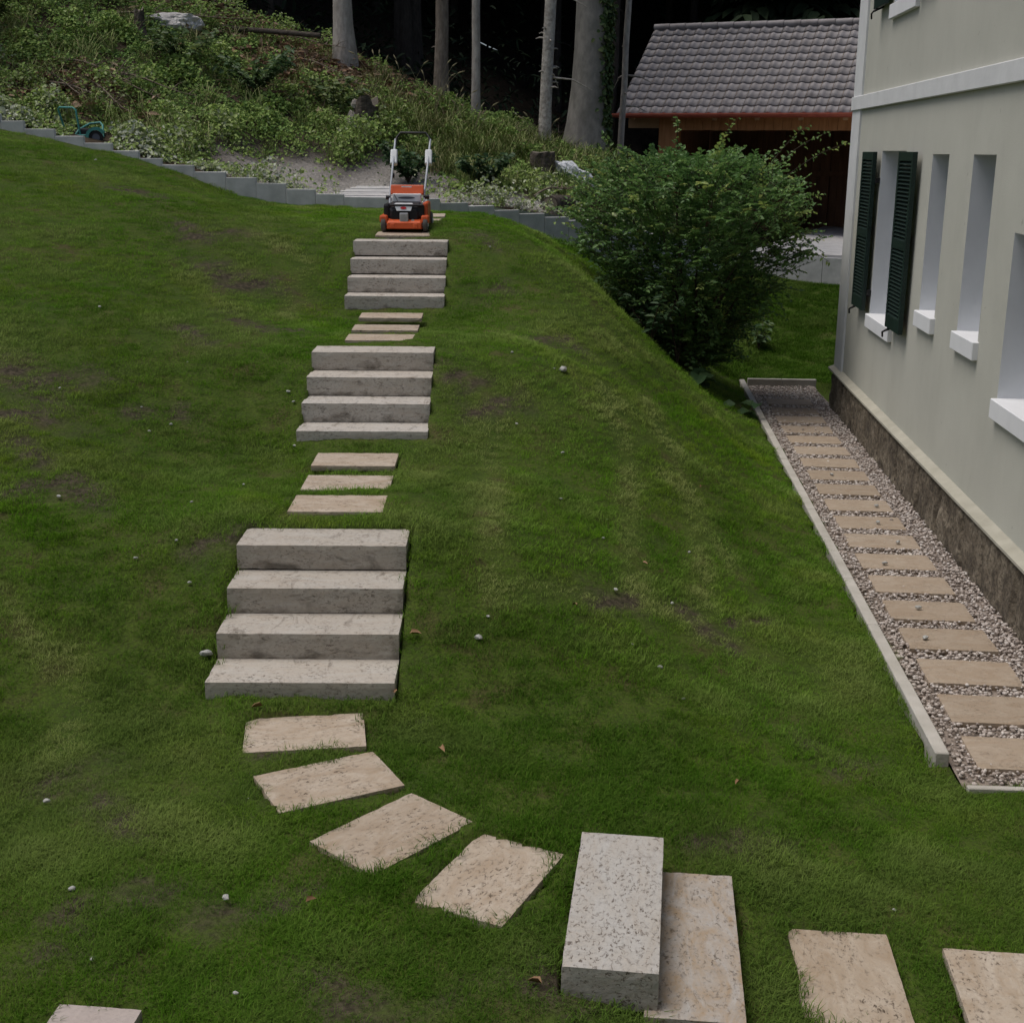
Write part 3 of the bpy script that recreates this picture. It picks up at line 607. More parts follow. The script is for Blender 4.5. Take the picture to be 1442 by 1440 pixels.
# strips of pale paving on the terrace behind the wall, and before the carport
pv = empty('terrace_paving', (-2.2, 17.8, 2.492)); tag(pv, 'pale paving strips behind the edging wall, left of the mower', 'paving')
for i in range(7):
    mb = MB(); mb.bbox(-.35 + .05 * i, .82 - .03 * i, i * .3, i * .3 + .285, -.1, .0 + .011 * i + .004 * (i % 2), .005); mb.build('paving_slab', MAT['paver'], pv, None, (rad(.6), 0, rad(2)))

# ================= carport =================
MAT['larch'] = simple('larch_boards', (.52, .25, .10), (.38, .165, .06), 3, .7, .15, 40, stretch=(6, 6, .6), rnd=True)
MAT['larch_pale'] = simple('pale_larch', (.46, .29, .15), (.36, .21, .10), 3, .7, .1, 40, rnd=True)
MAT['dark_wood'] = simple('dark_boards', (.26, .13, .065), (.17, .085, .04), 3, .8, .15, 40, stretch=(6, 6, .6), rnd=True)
MAT['tile'] = simple('grey_roof_tile', (.30, .278, .275), (.18, .162, .155), 5, .6, .15, 60, rnd=True, spec=.35)
MAT['copper'] = simple('copper_red_gutter', (.60, .17, .10), (.46, .12, .075), 5, .4, metal=.15)
A = rad(24); CZ = 1.3
cp = empty('carport', (2.28, 31.0, CZ), -A); tag(cp, 'open timber carport with grey tiled roof and copper red gutter', 'carport')
EH, RUN, RISE, RL = 2.66, 2.53, 2.0, 6.24
pit = math.atan2(RISE, RUN); SLOPE = math.hypot(RISE, RUN)
mb = MB()
mb.add([(0, 0, EH - .06), (RL, 0, EH - .06), (RL, RUN, EH + RISE - .06), (0, RUN, EH + RISE - .06), (0, 2 * RUN, EH - .06), (RL, 2 * RUN, EH - .06),
        (0, 0, EH - .12), (RL, 0, EH - .12), (RL, RUN, EH + RISE - .12), (0, RUN, EH + RISE - .12), (0, 2 * RUN, EH - .12), (RL, 2 * RUN, EH - .12)],
       [(0, 1, 2, 3), (3, 2, 5, 4), (6, 9, 8, 7), (9, 10, 11, 8), (0, 6, 7, 1), (4, 5, 11, 10), (0, 3, 9, 6), (3, 4, 10, 9), (1, 7, 8, 2), (2, 8, 11, 5)])
roof = mb.build('roof', MAT['larch_pale'], cp)
NX, NR = 24, 12; tw = RL / NX; tl = SLOPE / NR
V = []; F = []; nu = 9
for j, (vv, lift) in enumerate(((-.006, .030), (tl + .02, .004))):
    for i in range(nu):
        u = i / (nu - 1); hh = .036 * (.5 + .5 * math.cos(2 * math.pi * (u - .30))) ** 2.2 - .004
        V.append((u * (tw - .011), vv, lift + hh))
for i in range(nu):
    x, y, z = V[i]; V.append((x, y + .003, z - .040))
for i in range(nu - 1):
    F.append((i, i + 1, nu + i + 1, nu + i)); F.append((2 * nu + i, 2 * nu + i + 1, i + 1, i))
tm = bpy.data.meshes.new('roof_tile'); tm.from_pydata(V, [], F); tm.materials.append(MAT['tile'])
for i in range(nu - 1): tm.polygons[2 * i].use_smooth = True
Mp = Matrix.Rotation(pit, 4, 'X')
for r_ in range(NR):
    for i in range(NX):
        o = bpy.data.objects.new('roof_tile', tm); COL.objects.link(o); o.parent = roof
        p = Mp @ Vector((0, r_ * tl, 0)); o.location = (i * tw, p.y - .05 * (0), EH + p.z - .055); o.rotation_euler = (pit + random.uniform(-.006, .006), random.uniform(-.006, .006), 0)
mb = MB()      # rear slope, never seen from the garden: plain courses in one piece
Mq = Matrix.Translation((0, 2 * RUN, EH - .05)) @ Matrix.Rotation(-pit, 4, 'X')
for r_ in range(NR): mb.box(0, RL, -(r_ + 1) * tl, -r_ * tl + .02, .0, .025 + .002 * (r_ % 2), Mq)
o = mb.build('rear_tiles', MAT['tile'], roof); o['kind'] = 'stuff'
for i in range(16):
    mb = MB(); w = RL / 16; mb.tube([(i * w, RUN, EH + RISE - .01), (i * w + w - .012, RUN, EH + RISE - .002)], .085, 10); mb.build('ridge_tile', MAT['tile'], roof)
mb = MB()
gp = [(math.cos(a_) * .06, math.sin(a_) * .06) for a_ in np.linspace(math.pi, 2 * math.pi, 9)]
V = [(x, -.075 + py, EH - .055 + pz) for x in (-.06, RL + .05) for py, pz in gp]; F = [(i, i + 1, 9 + i + 1, 9 + i) for i in range(8)] + [tuple(range(9)), tuple(range(17, 8, -1))]
mb.add(V, F); mb.box(-.06, RL + .05, -.142, -.132, EH - .06, EH - .035); mb.box(-.02, RL, -.02, .0, EH - .13, EH - .03)
mb.build('gutter', MAT['copper'], cp)
for i in range(7):
    mb = MB(); x = .35 + i * .95; M = Matrix.Translation((x, .0, EH - .13)) @ Mp; mb.bbox(-.05, .05, .06, .75, -.12, -.002, .004, 1, M); mb.build('rafter', MAT['larch_pale'], cp)
mb = MB(); mb.bbox(.12, .86, .5, .66, EH - .34, EH - .0, .006); mb.build('purlin', MAT['larch_pale'], cp)
mb = MB(); mb.bbox(.86, 1.27, .48, .84, -1.0, EH - .05, .008); mb.build('post', MAT['larch'], cp)
x = 1.275
while x < RL - .3:
    mb = MB(); mb.bbox(x + .003, x + .197, .5, .53, EH - .385 + random.uniform(-.004, .004), EH + .28, .003); mb.build('board', MAT['larch'], cp); x += .2
mb = MB(); mb.bbox(1.275, RL - .1, .535, .68, EH - .35, EH - .1, .005); mb.build('beam', MAT['larch'], cp)
mb = MB(); mb.bbox(RL - .45, RL - .08, .48, .84, -.2, EH - .1, .008); mb.build('post', MAT['larch'], cp)
x = .9
while x < RL - .1:
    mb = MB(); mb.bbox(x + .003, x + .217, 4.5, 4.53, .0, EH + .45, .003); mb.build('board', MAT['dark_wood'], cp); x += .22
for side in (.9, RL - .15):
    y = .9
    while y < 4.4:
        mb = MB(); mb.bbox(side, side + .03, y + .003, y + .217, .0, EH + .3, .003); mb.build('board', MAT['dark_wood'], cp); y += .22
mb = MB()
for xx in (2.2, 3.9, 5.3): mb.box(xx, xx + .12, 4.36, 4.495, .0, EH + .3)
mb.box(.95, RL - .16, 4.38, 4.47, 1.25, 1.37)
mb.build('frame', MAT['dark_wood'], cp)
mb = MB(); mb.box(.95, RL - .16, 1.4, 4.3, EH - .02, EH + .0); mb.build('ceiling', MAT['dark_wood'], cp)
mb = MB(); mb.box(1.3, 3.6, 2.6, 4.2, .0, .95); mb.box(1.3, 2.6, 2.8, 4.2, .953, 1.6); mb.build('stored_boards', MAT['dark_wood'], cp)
pad = empty('carport_paving', (4.2, 24.45, 1.345), -rad(27.3)); tag(pad, 'pale paved floor in front of the timber carport', 'paving')
for i in range(34):
    mb = MB(); y = i * .32
    mb.bbox(-.05 - y * .1, 7.5, y, y + .305, -.2, (.0 if i > 2 else .02) + .003 * (i % 3) , .004); mb.build('paving_slab', MAT['paver'], pad)

# ================= lawn mower =================
MAT['orange'] = simple('orange_shell', (.62, .105, .025), (.56, .09, .022), 4, .38, spec=.5)
MAT['black'] = simple('black_plastic', (.014, .014, .015), (.010, .010, .011), 6, .45)
MAT['silver'] = simple('silver_metal', (.55, .55, .54), (.40, .40, .40), 10, .35, metal=.6)
MAT['whiteplastic'] = simple('pale_plastic', (.78, .80, .80), None, 6, .45)
MAT['tube'] = simple('pale_grey_tube', (.42, .45, .48), None, 6, .35)
MAT['tyre'] = simple('tyre', (.10, .095, .085), (.06, .055, .05), 8, .85, .2, 60)
MAT['red'] = simple('red_badge', (.55, .02, .02), None, 6, .4)
MAT['greyprint'] = simple('grey_print', (.10, .11, .13), None, 6, .5)
mw = empty('lawn_mower', (-1.222, 14.9, 2.215)); tag(mw, 'orange petrol lawn mower facing down the steps above the farthest flight', 'lawn mower')
def curve_box(mb, secs):   # lofted rectangle sections: (y, halfwidth, z0, z1)
    V = []
    for y, hw, z0, z1 in secs:
        c = .18 * (z1 - z0); V += [(-hw, y, z0), (hw, y, z0), (hw, y, z1 - c), (hw - c, y, z1), (-hw + c, y, z1), (-hw, y, z1 - c)]
    F = []; n = 6
    for i in range(len(secs) - 1):
        for k_ in range(n): F.append((i * n + k_, i * n + (k_ + 1) % n, (i + 1) * n + (k_ + 1) % n, (i + 1) * n + k_))
    F += [tuple(reversed(range(n))), tuple(range(len(V) - n, len(V)))]; mb.add(V, [tuple(reversed(f)) for f in F])
mb = MB(); curve_box(mb, [(-.055, .185, .045, .105), (-.02, .195, .035, .125), (.08, .205, .035, .15), (.32, .22, .035, .17), (.52, .225, .05, .22), (.62, .20, .08, .26)])
for sx in (-1, 1): mb.bbox(sx * .23 - .045, sx * .23 + .045, -.02, .12, .10, .185, .02, 2)
mb.bbox(-.155, -.10, -.062, -.02, .042, .10, .012, 2); mb.bbox(.10, .155, -.062, -.02, .042, .10, .012, 2)
for sx in (-1, 1): mb.bbox(sx * .225 - .03, sx * .225 + .03, .12, .62, .06, .32 if sx > 0 else .20, .02, 2)
mb.build('deck', MAT['orange'], mw)
def wheel(x, y, r_, w, lab):
    mb = MB(); n = 20; V = []; F = []
    prof = [(-w / 2, r_ * .80), (-w / 2 + .008, r_ * .97), (-w / 4, r_), (w / 4, r_), (w / 2 - .008, r_ * .97), (w / 2, r_ * .80)]
    for k_ in range(n):
        a_ = 2 * math.pi * k_ / n; V += [(px_, math.cos(a_) * rr, math.sin(a_) * rr) for px_, rr in prof]
    for k_ in range(n):
        for j in range(5): F.append((k_ * 6 + j, k_ * 6 + j + 1, ((k_ + 1) % n) * 6 + j + 1, ((k_ + 1) % n) * 6 + j))
    mb.add(V, F, True); wl = mb.build('wheel', MAT['tyre'], mw, (x, y, r_))
    mb = MB(); mb.tube([(-w / 2 + .004, 0, 0), (w / 2 - .004, 0, 0)], r_ * .81, 18); mb.tube([(-w / 2 - .006, 0, 0), (w / 2 + .006, 0, 0)], r_ * .25, 10); mb.build('rim', MAT['whiteplastic'], wl)
for sx in (-1, 1): wheel(sx * .232, .04, .085, .055, ''); wheel(sx * .255, .60, .10, .05, '')
mb = MB(); curve_box(mb, [(.03, .14, .13, .24), (.05, .165, .13, .27), (.12, .185, .13, .30), (.26, .185, .13, .325), (.36, .16, .14, .31)])
mb.bbox(-.235, -.155, .06, .22, .12, .31, .03, 2); mb.bbox(.14, .215, .04, .26, .16, .30, .02, 2); mb.tube([(-.16, .035, .29), (.20, .035, .29)], .014, 8)
en = mb.build('engine', MAT['black'], mw)
mb = MB(); mb.add([(-.115, .035, .305), (.095, .035, .305), (.07, .012, .232), (-.085, .012, .232), (-.10, .12, .312), (.08, .12, .312)], [(3, 2, 1, 0), (0, 1, 5, 4)]); mb.add([(-.115, .04, .303), (.095, .04, .303), (.07, .02, .23), (-.085, .02, .23)], [(0, 1, 2, 3)]); mb.build('starter_cover', MAT['whiteplastic'], en)
mb = MB(); V = [(math.cos(a_) * .034 - .01, .018, .262 + math.sin(a_) * .014) for a_ in np.linspace(0, 2 * math.pi, 17)[:-1]]; V = [(x_, .0305 - (.305 - z_) / .073 * .023 + .0015 - .002, z_) for x_, y_, z_ in V]; mb.add(V, [tuple(range(16))]); mb.build('badge', MAT['red'], en)
mb = MB(); mb.bbox(-.05, .045, -.03, .03, .105, .21, .008, 2)
for i in range(4): mb.box(-.04, .035, -.034, -.03, .118 + i * .023, .128 + i * .023)
mb.build('muffler', MAT['silver'], en)
mb = MB(); mb.tube([(-.12, -.0, .11), (-.12, -.02, .11)], .018, 10); mb.tube([(.095, .0, .125), (.095, -.02, .125)], .018, 10); mb.build('bolt', MAT['silver'], en)
mb = MB(); mb.bbox(-.185, .19, .42, .46, .39, .50, .012, 2, Matrix.Translation((0, .44, .45)) @ Matrix.Rotation(rad(-20), 4, 'X') @ Matrix.Translation((0, -.44, -.45)))
fl = mb.build('rear_flap', MAT['orange'], mw)
mb = MB(); mb.box(-.06, .055, .398, .4015, .474, .486); mb.build('flap_print', MAT['whiteplastic'], fl)
mb = MB(); mb.bbox(-.16, .165, .33, .42, .30, .405, .01, 2); pn_ = mb.build('rear_panel', MAT['whiteplastic'], mw)
mb = MB(); mb.add([(math.cos(a_) * .095, .3285, .362 + math.sin(a_) * .013) for a_ in np.linspace(0, 2 * math.pi, 21)[:-1]], [tuple(range(20))]); mb.build('panel_print', MAT['greyprint'], pn_)
mb = MB(); mb.tube([(-.14, .325, .40), (-.10, .30, .33), (-.085, .12, .29)], .004, 5); mb.build('cord', MAT['black'], mw)
hb = MB()
for sx in (-1, 1):
    x0_ = -.195 if sx < 0 else .195; x1_ = -.172 if sx < 0 else .235
    hb.tube([(x0_, .34, .20), (x0_, .44, .40), ((x0_ * .45 + x1_ * .55), .72, .72), (x1_, .98, 1.0)], .0125, 8)
han = hb.build('handle', MAT['tube'], mw)
hb = MB(); hb.tube([(-.168, .93, .93), (-.158, .99, 1.02), (-.115, 1.02, 1.075), (.18, 1.02, 1.075), (.222, .99, 1.02), (.232, .93, .93)], .013, 8); hb.build('handle_grip', MAT['black'], han)
for x_ in (-.178, .222):
    mb = MB(); mb.bbox(x_ - .040, x_ + .040, .79, .86, .70, .885, .015, 2, Matrix.Translation((0, .83, .8)) @ Matrix.Rotation(rad(-30), 4, 'X') @ Matrix.Translation((0, -.83, -.8))); mb.build('control_box', MAT['whiteplastic'], han)
mb = MB(); mb.tube([(-.20, .69, .60), (-.165, .69, .60)], .028, 10); mb.tube([(-.24, .43, .36), (-.19, .43, .36)], .025, 10); mb.tube([(.19, .43, .37), (.25, .43, .37)], .025, 10); mb.build('clamp_knob', MAT['black'], han)

# ================= green wheeled machine by the wall =================
MAT['teal'] = simple('turquoise_enamel', (.065, .27, .235), (.04, .17, .15), 8, .5)
gm_ = empty('lawn_scarifier', (-5.80, 18.20, 3.13), rad(8)); gm_.scale = (.9, .9, .9); tag(gm_, 'turquoise wheeled garden machine standing behind the edging wall at upper left', 'garden machine')
hb = MB(); hb.tube([(-.20, .12, .05), (-.24, .10, .25), (-.29, .06, .47), (-.29, .05, .50), (-.265, .0, .525), (-.06, -.10, .52), (-.015, -.12, .485), (-.01, -.12, .42), (.03, -.10, .05)], .014, 8); hb.build('handle', MAT['teal'], gm_)
hb = MB(); hb.tube([(-.06, -.12, .02), (-.055, -.12, .12), (.0, -.1, .20), (.06, .1, .26), (.12, .2, .30), (.27, .2, .32), (.31, .15, .28), (.33, .0, .10)], .016, 8); hb.tube([(-.06, -.12, .13), (.12, -.13, .13)], .012, 8); hb.build('lower_frame', MAT['teal'], gm_)
hb = MB(); hb.tube([(.0, .0, .13), (.24, .0, .13)], .105, 16); hb.bbox(-.02, .16, -.10, .15, .02, .23, .03, 2); hb.build('drum', MAT['black'], gm_)
V = []; F = []; n = 9
for i, a_ in enumerate(np.linspace(rad(185), rad(30), n)):
    c_, s_ = math.cos(a_), math.sin(a_)
    V += [(.25 + c_ * .15, -.17, .10 + s_ * .15), (.25 + c_ * .15, -.08, .10 + s_ * .15), (.25 + c_ * .105, -.17, .10 + s_ * .105), (.25 + c_ * .105, -.08, .10 + s_ * .105)]
for i in range(n - 1):
    q = i * 4; F += [(q, q + 4, q + 5, q + 1), (q + 2, q + 3, q + 7, q + 6), (q, q + 2, q + 6, q + 4), (q + 1, q + 5, q + 7, q + 3)]
F += [(0, 1, 3, 2), (len(V) - 4, len(V) - 2, len(V) - 1, len(V) - 3)]
mb = MB(); mb.add(V, F); mb.build('mudguard', MAT['teal'], gm_)
for yy in (-.12, .16):
    mb = MB(); mb.tube([(.25, yy - .03, .10), (.25, yy + .03, .10)], .10, 18); w_ = mb.build('wheel', MAT['black'], gm_)
    mb = MB(); mb.tube([(.25, yy - .036, .10), (.25, yy + .036, .10)], .055, 14); mb.build('rim', MAT['greyprint'], w_)
# ================= vegetation =================
def noise2(x, y, s, seed=0):
    out = np.zeros(len(x)); r_ = np.random.default_rng(seed)
    for k_ in range(7):
        a_ = r_.random() * 6.28; f = s * (.6 + 1.2 * r_.random()); out += np.sin(f * (x * math.cos(a_) + y * math.sin(a_)) + r_.random() * 6.28)
    return out / 7 * 1.6
def in_view(x, y, z, mx=400, my=90):
    d = np.stack([x, y, z - 3.1], -1); Zc = d @ np.array(_F); px_ = 721 + 1850 * (d @ np.array(_R)) / Zc; py_ = 720 - 1850 * (d @ np.array(_U)) / Zc
    return (Zc > .5) & (px_ > -mx) & (px_ < 1442 + mx) & (py_ < 1440 + my) & (py_ > -my)
def clump(name, nb, rad_, hmin, hmax, w, lean, mat, segs=2, seed=1):
    r_ = np.random.default_rng(seed); V = []; F = []; tint = []
    for _ in range(nb):
        a_ = r_.random() * 6.28; q = math.sqrt(r_.random()) * rad_; bx_, by_ = math.cos(a_) * q, math.sin(a_) * q
        h = hmin + (hmax - hmin) * r_.random(); yaw = r_.random() * 6.28; ln = lean * (.3 + r_.random()) * h
        dx, dy = math.cos(yaw), math.sin(yaw); sx, sy = -dy * w / 2, dx * w / 2; n0 = len(V); tt = r_.random()
        for s_ in range(segs):
            f = s_ / segs; wd = 1 - .45 * f
            V += [(bx_ + dx * ln * f * f + sx * wd, by_ + dy * ln * f * f + sy * wd, h * f - .006), (bx_ + dx * ln * f * f - sx * wd, by_ + dy * ln * f * f - sy * wd, h * f - .006)]; tint += [tt, tt]
        V.append((bx_ + dx * ln, by_ + dy * ln, h * (1 - .25 * min(1, lean)) - .006)); tint.append(tt)
        for s_ in range(segs - 1): F.append((n0 + 2 * s_, n0 + 2 * s_ + 1, n0 + 2 * s_ + 3)); F.append((n0 + 2 * s_, n0 + 2 * s_ + 3, n0 + 2 * s_ + 2))
        e = n0 + 2 * segs - 2; F.append((e, e + 1, e + 2))
    me = np_mesh(name, V, F, mat, {'blade': tint})
    return bpy.data.objects.new(name, me)
def scatter(name, P, yaw, scale, attrs, inst_list, mat):
    """one object: points that carry yaw/scale/own colour values, each grown into a tuft by geometry nodes"""
    me = bpy.data.meshes.new(name); me.vertices.add(len(P)); me.vertices.foreach_set('co', np.asarray(P, np.float32).ravel())
    pick = RNG.integers(0, len(inst_list), len(P))
    for a_, d in dict(attrs, yaw=yaw, size=scale).items(): me.attributes.new(a_, 'FLOAT', 'POINT').data.foreach_set('value', np.asarray(d, np.float32))
    me.attributes.new('pick', 'INT', 'POINT').data.foreach_set('value', pick.astype(np.int32)); me.update()
    o = link(name, me); me.materials.append(mat)
    ng = bpy.data.node_groups.new(name + '_tufts', 'GeometryNodeTree')
    ng.interface.new_socket('Geometry', in_out='INPUT', socket_type='NodeSocketGeometry'); ng.interface.new_socket('Geometry', in_out='OUTPUT', socket_type='NodeSocketGeometry')
    gi = ng.nodes.new('NodeGroupInput'); go = ng.nodes.new('NodeGroupOutput'); jn = ng.nodes.new('GeometryNodeJoinGeometry')
    def na(nm, ty='FLOAT'):
        n_ = ng.nodes.new('GeometryNodeInputNamedAttribute'); n_.data_type = ty; n_.inputs['Name'].default_value = nm; return n_.outputs['Attribute']
    cmb = ng.nodes.new('ShaderNodeCombineXYZ'); ng.links.new(na('yaw'), cmb.inputs['Z'])
    er = ng.nodes.new('FunctionNodeEulerToRotation'); ng.links.new(cmb.outputs[0], er.inputs[0])
    for i, src in enumerate(inst_list):
        oi = ng.nodes.new('GeometryNodeObjectInfo'); oi.inputs['Object'].default_value = src; oi.inputs['As Instance'].default_value = True
        cm = ng.nodes.new('FunctionNodeCompare'); cm.data_type = 'INT'; cm.operation = 'EQUAL'
        ng.links.new(na('pick', 'INT'), cm.inputs[2]); cm.inputs[3].default_value = i
        io = ng.nodes.new('GeometryNodeInstanceOnPoints')
        ng.links.new(gi.outputs[0], io.inputs['Points']); ng.links.new(cm.outputs[0], io.inputs['Selection']); ng.links.new(oi.outputs['Geometry'], io.inputs['Instance'])
        ng.links.new(er.outputs[0], io.inputs['Rotation']); ng.links.new(na('size'), io.inputs['Scale']); ng.links.new(io.outputs[0], jn.inputs[0])
    ng.links.new(jn.outputs[0], go.inputs[0])
    md = o.modifiers.new('tufts', 'NODES'); md.node_group = ng
    return o
# lawn grass colour: patchy greens, drier, paler or painted with shade where the tuft says so
m, t, b = new_mat('grass_blade'); MAT['grass'] = m; out = [n for n in t.nodes if n.type == 'OUTPUT_MATERIAL'][0]
v = coords(t, 'Position', (1, 1, 1))
base = ramp(t, noise(t, v, 1.1, 5, .6), [(.36, (.095, .26, .010)), (.5, (.145, .31, .014)), (.62, (.215, .305, .028))])
base = mix(t, ramp(t, noise(t, v, 7, 5, .65), [(.35, 0), (.65, .75)]), base, (.068, .165, .006))
ad_ = nd(t, 'ShaderNodeAttribute', attribute_name='dry_or_bright', attribute_type='INSTANCER')
al_ = nd(t, 'ShaderNodeAttribute', attribute_name='lush_shade', attribute_type='INSTANCER')
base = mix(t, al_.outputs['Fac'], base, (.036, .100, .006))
base = mix(t, ad_.outputs['Fac'], base, (.34, .37, .14))
ab = nd(t, 'ShaderNodeAttribute', attribute_name='blade')
base = mix(t, ramp(t, ab.outputs['Fac'], [(0, 0), (.85, .15), (1, .6)]), base, (.215, .32, .055))
t.links.new(base, b.inputs['Base Color']); b.inputs['Roughness'].default_value = .8; b.inputs['Specular IOR Level'].default_value = .04
tr = nd(t, 'ShaderNodeBsdfTranslucent'); t.links.new(base, tr.inputs['Color']); ms = nd(t, 'ShaderNodeMixShader'); ms.inputs[0].default_value = .3
t.links.new(b.outputs[0], ms.inputs[1]); t.links.new(tr.outputs[0], ms.inputs[2]); t.links.new(ms.outputs[0], out.inputs['Surface'])
tufts = [clump('tuft', 30, .058, .014, .034, .0025, 1.0, MAT['grass'], 2, 3 + i) for i in range(4)]
def free_of_stone(x, y):
    ok = np.ones(len(x), bool)
    for cx_, cy_, hw, hd, a_, mg_ in FOOT:
        dx, dy = x - cx_, y - cy_; u = dx * math.cos(a_) + dy * math.sin(a_); w = -dx * math.sin(a_) + dy * math.cos(a_)
        ok &= ~((abs(u) < hw - mg_) & (abs(w) < hd - mg_))
    return ok
PX, PY = [], []
for y0, y1, x0, x1, den in ((3.2, 6.2, -4.2, 3.4, 1500), (6.2, 9, -5.8, 3.4, 1050), (9, 13, -7.6, 3.6, 760), (13, 18.4, -10.5, 3.8, 560), (18.2, 24.4, .8, 7.5, 520)):
    n = int((y1 - y0) * (x1 - x0) * den); PX.append(x0 + (x1 - x0) * RNG.random(n)); PY.append(y0 + (y1 - y0) * RNG.random(n))
PX = np.concatenate(PX); PY = np.concatenate(PY)
ok = ~in_path(PX + .115, PY) & ~in_house(PX, PY) & (behind_wall(PX, PY) < -.02) & free_of_stone(PX, PY)
PX, PY = PX[ok], PY[ok]; PZ = lawn_r(PX, PY); ok = in_view(PX, PY, PZ); PX, PY, PZ = PX[ok], PY[ok], PZ[ok]
soil = soil_mask(PX, PY); trk = track_mask(PX, PY); n1 = noise2(PX, PY, 2.2, 1); n2 = noise2(PX, PY, 7, 2); n3 = noise2(PX, PY, 22, 5)
dens = (1 - .62 * np.clip(soil * 1.1, 0, 1)) * np.clip(.70 + .36 * n2 + .55 * n3, .12, 1)
ok = RNG.random(len(PX)) < dens; PX, PY, PZ, soil, trk, n1, n2, n3 = [q[ok] for q in (PX, PY, PZ, soil, trk, n1, n2, n3)]
dry_or_bright = np.clip(.10 + .40 * n1 + .34 * n2 + .22 * n3 + .9 * trk + .35 * soil, 0, .9)  # besides dry patches, the brighter look of bent blades coloured into mown tracks
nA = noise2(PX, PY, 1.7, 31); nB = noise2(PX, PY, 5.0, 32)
lush_shade = np.clip(.30 + .50 * nA + .38 * nB + .25 * n3, 0, 1) * .8 + np.clip((8.0 - PY) / 2.4, 0, 1) * .6; lush_shade = np.clip(lush_shade, 0, .95) * (1 - .7 * trk)  # patchy deep green, darker still towards the camera
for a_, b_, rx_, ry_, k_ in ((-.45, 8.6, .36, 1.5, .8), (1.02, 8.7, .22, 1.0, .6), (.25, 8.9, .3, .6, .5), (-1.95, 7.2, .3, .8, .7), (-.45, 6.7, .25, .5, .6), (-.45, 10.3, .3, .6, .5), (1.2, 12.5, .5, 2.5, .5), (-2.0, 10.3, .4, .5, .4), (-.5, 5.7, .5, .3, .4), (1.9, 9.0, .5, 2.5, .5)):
    lush_shade = np.maximum(lush_shade, k_ * np.exp(-((PX - a_ + .1 * n3) / rx_) ** 2 - ((PY - b_ + .15 * n2) / ry_) ** 2))
lush_shade = np.where(PY > 18.2, .95, lush_shade)  # shade of shrub and house painted into the grass beyond the path
edge = np.zeros(len(PX))
for cx_, cy_, hw, hd, a_, mg_ in FOOT:
    dx, dy = PX - cx_, PY - cy_; u = np.maximum(abs(dx * math.cos(a_) + dy * math.sin(a_)) - hw, 0); w = np.maximum(abs(-dx * math.sin(a_) + dy * math.cos(a_)) - hd, 0); edge = np.maximum(edge, np.exp(-((u * u + w * w) / .08 ** 2)))
size = (.85 + .45 * RNG.random(len(PX))) * (1 + .3 * n2 - .25 * trk - .3 * soil + .35 * edge * (PY < 9.8) - .45 * edge * (PY > 11)) * np.where(PY > 18.2, 2.0, 1)
dry_or_bright = dry_or_bright * (1 - .6 * edge) * (1 - .6 * lush_shade)
grass = scatter('grass', np.stack([PX, PY, PZ], -1), RNG.random(len(PX)) * 6.28, np.clip(size, .4, 3), {'dry_or_bright': dry_or_bright, 'lush_shade': lush_shade}, tufts, MAT['grass'])
tag(grass, 'short green lawn grass with paler mown streaks', 'grass', kind='stuff')
print('grass tufts', len(PX))

# ---- ground cover on the bank: dusty ivy and bramble leaves ----
MAT['cover'] = leaf_mat('bank_leaves', [(0, (.075, .145, .04)), (.25, (.155, .26, .055)), (.5, (.27, .36, .09)), (.68, (.33, .37, .21)), (.85, (.42, .45, .35)), (1, (.53, .54, .46))], .7, .2)
n = 300000
x = RNG.uniform(-11.5, 3.4, n); y = 17.75 + 8.6 * RNG.random(n) ** 1.15
bw = behind_wall(x, y); z = bank_r(x, y); ok = (bw > .12) & in_view(x, y, z, 330, 120) & ~in_pad(x, y); x, y, z, bw = x[ok], y[ok], z[ok], bw[ok]
ok = ~((abs(x + 5.62) < .25) & (y < 18.45)) & ~((x > -2.6) & (x < -1.35) & (y < 19.9)); x, y, z, bw = x[ok], y[ok], z[ok], bw[ok]
sm = sand_mask(x, y); nn = noise2(x, y, 1.6, 9); nf = noise2(x, y, 5, 10)
litter = np.clip(np.exp(-(((x + 2.9) / 1.5) ** 2 + ((y - 24.6) / 1.3) ** 2)) + np.exp(-(((x + 5.8) / 1.6) ** 2 + ((y - 25.9) / .8) ** 2)) * .8 + np.exp(-(((x + 6.35) / .75) ** 2 + ((y - 20.1) / .8) ** 2)) * .85, 0, 1)
right = np.clip((x + .3) / 1.5, 0, 1) * np.clip((y - 20.5) / 1.5, 0, 1)
dens = (1 - .97 * np.clip(sm * 1.4, 0, 1)) * (1 - .85 * litter) * (1 - .45 * right) * np.clip(.66 + .5 * nf + .5 * noise2(x, y, 11, 13), .06, 1) * np.clip(1.6 - .18 * np.clip(y - 25, 0, 9) * 3, 0.02, 1)
ok = RNG.random(len(x)) < dens; x, y, z, bw, nn, nf = [q[ok] for q in (x, y, z, bw, nn, nf)]; n = len(x)
n9 = noise2(x, y, 13, 12); hgt = np.clip(.17 + .22 * nn + .18 * nf + .14 * n9, .02, .7) * np.clip(bw / .5, .25, 1)
dust = np.clip(1.15 - bw / 2.6, 0, 1) * np.where(x < 1.8, 1, .6)
tint = np.clip(.20 + .13 * nn + .14 * nf + .22 * RNG.random(n) + .50 * dust * RNG.random(n) ** .8 - .12 * (dust < .2) * (RNG.random(n) < .5), 0, 1)
yel = np.exp(-(((x + 3.2) / 1.3) ** 2 + ((y - 22.5) / .9) ** 2)); tint = np.where(dust < .5, np.clip(tint + .16 * yel, 0, .6), tint)
P = np.stack([x, y, z + hgt * RNG.random(n) ** .7], -1); D = unit(n); D[:, 2] = D[:, 2] * .5 - .15; N = unit(n) * .55 + np.array([0, -.45, .75]); L = RNG.uniform(.03, .068, n) * (1 + .3 * (nf > .4)); 
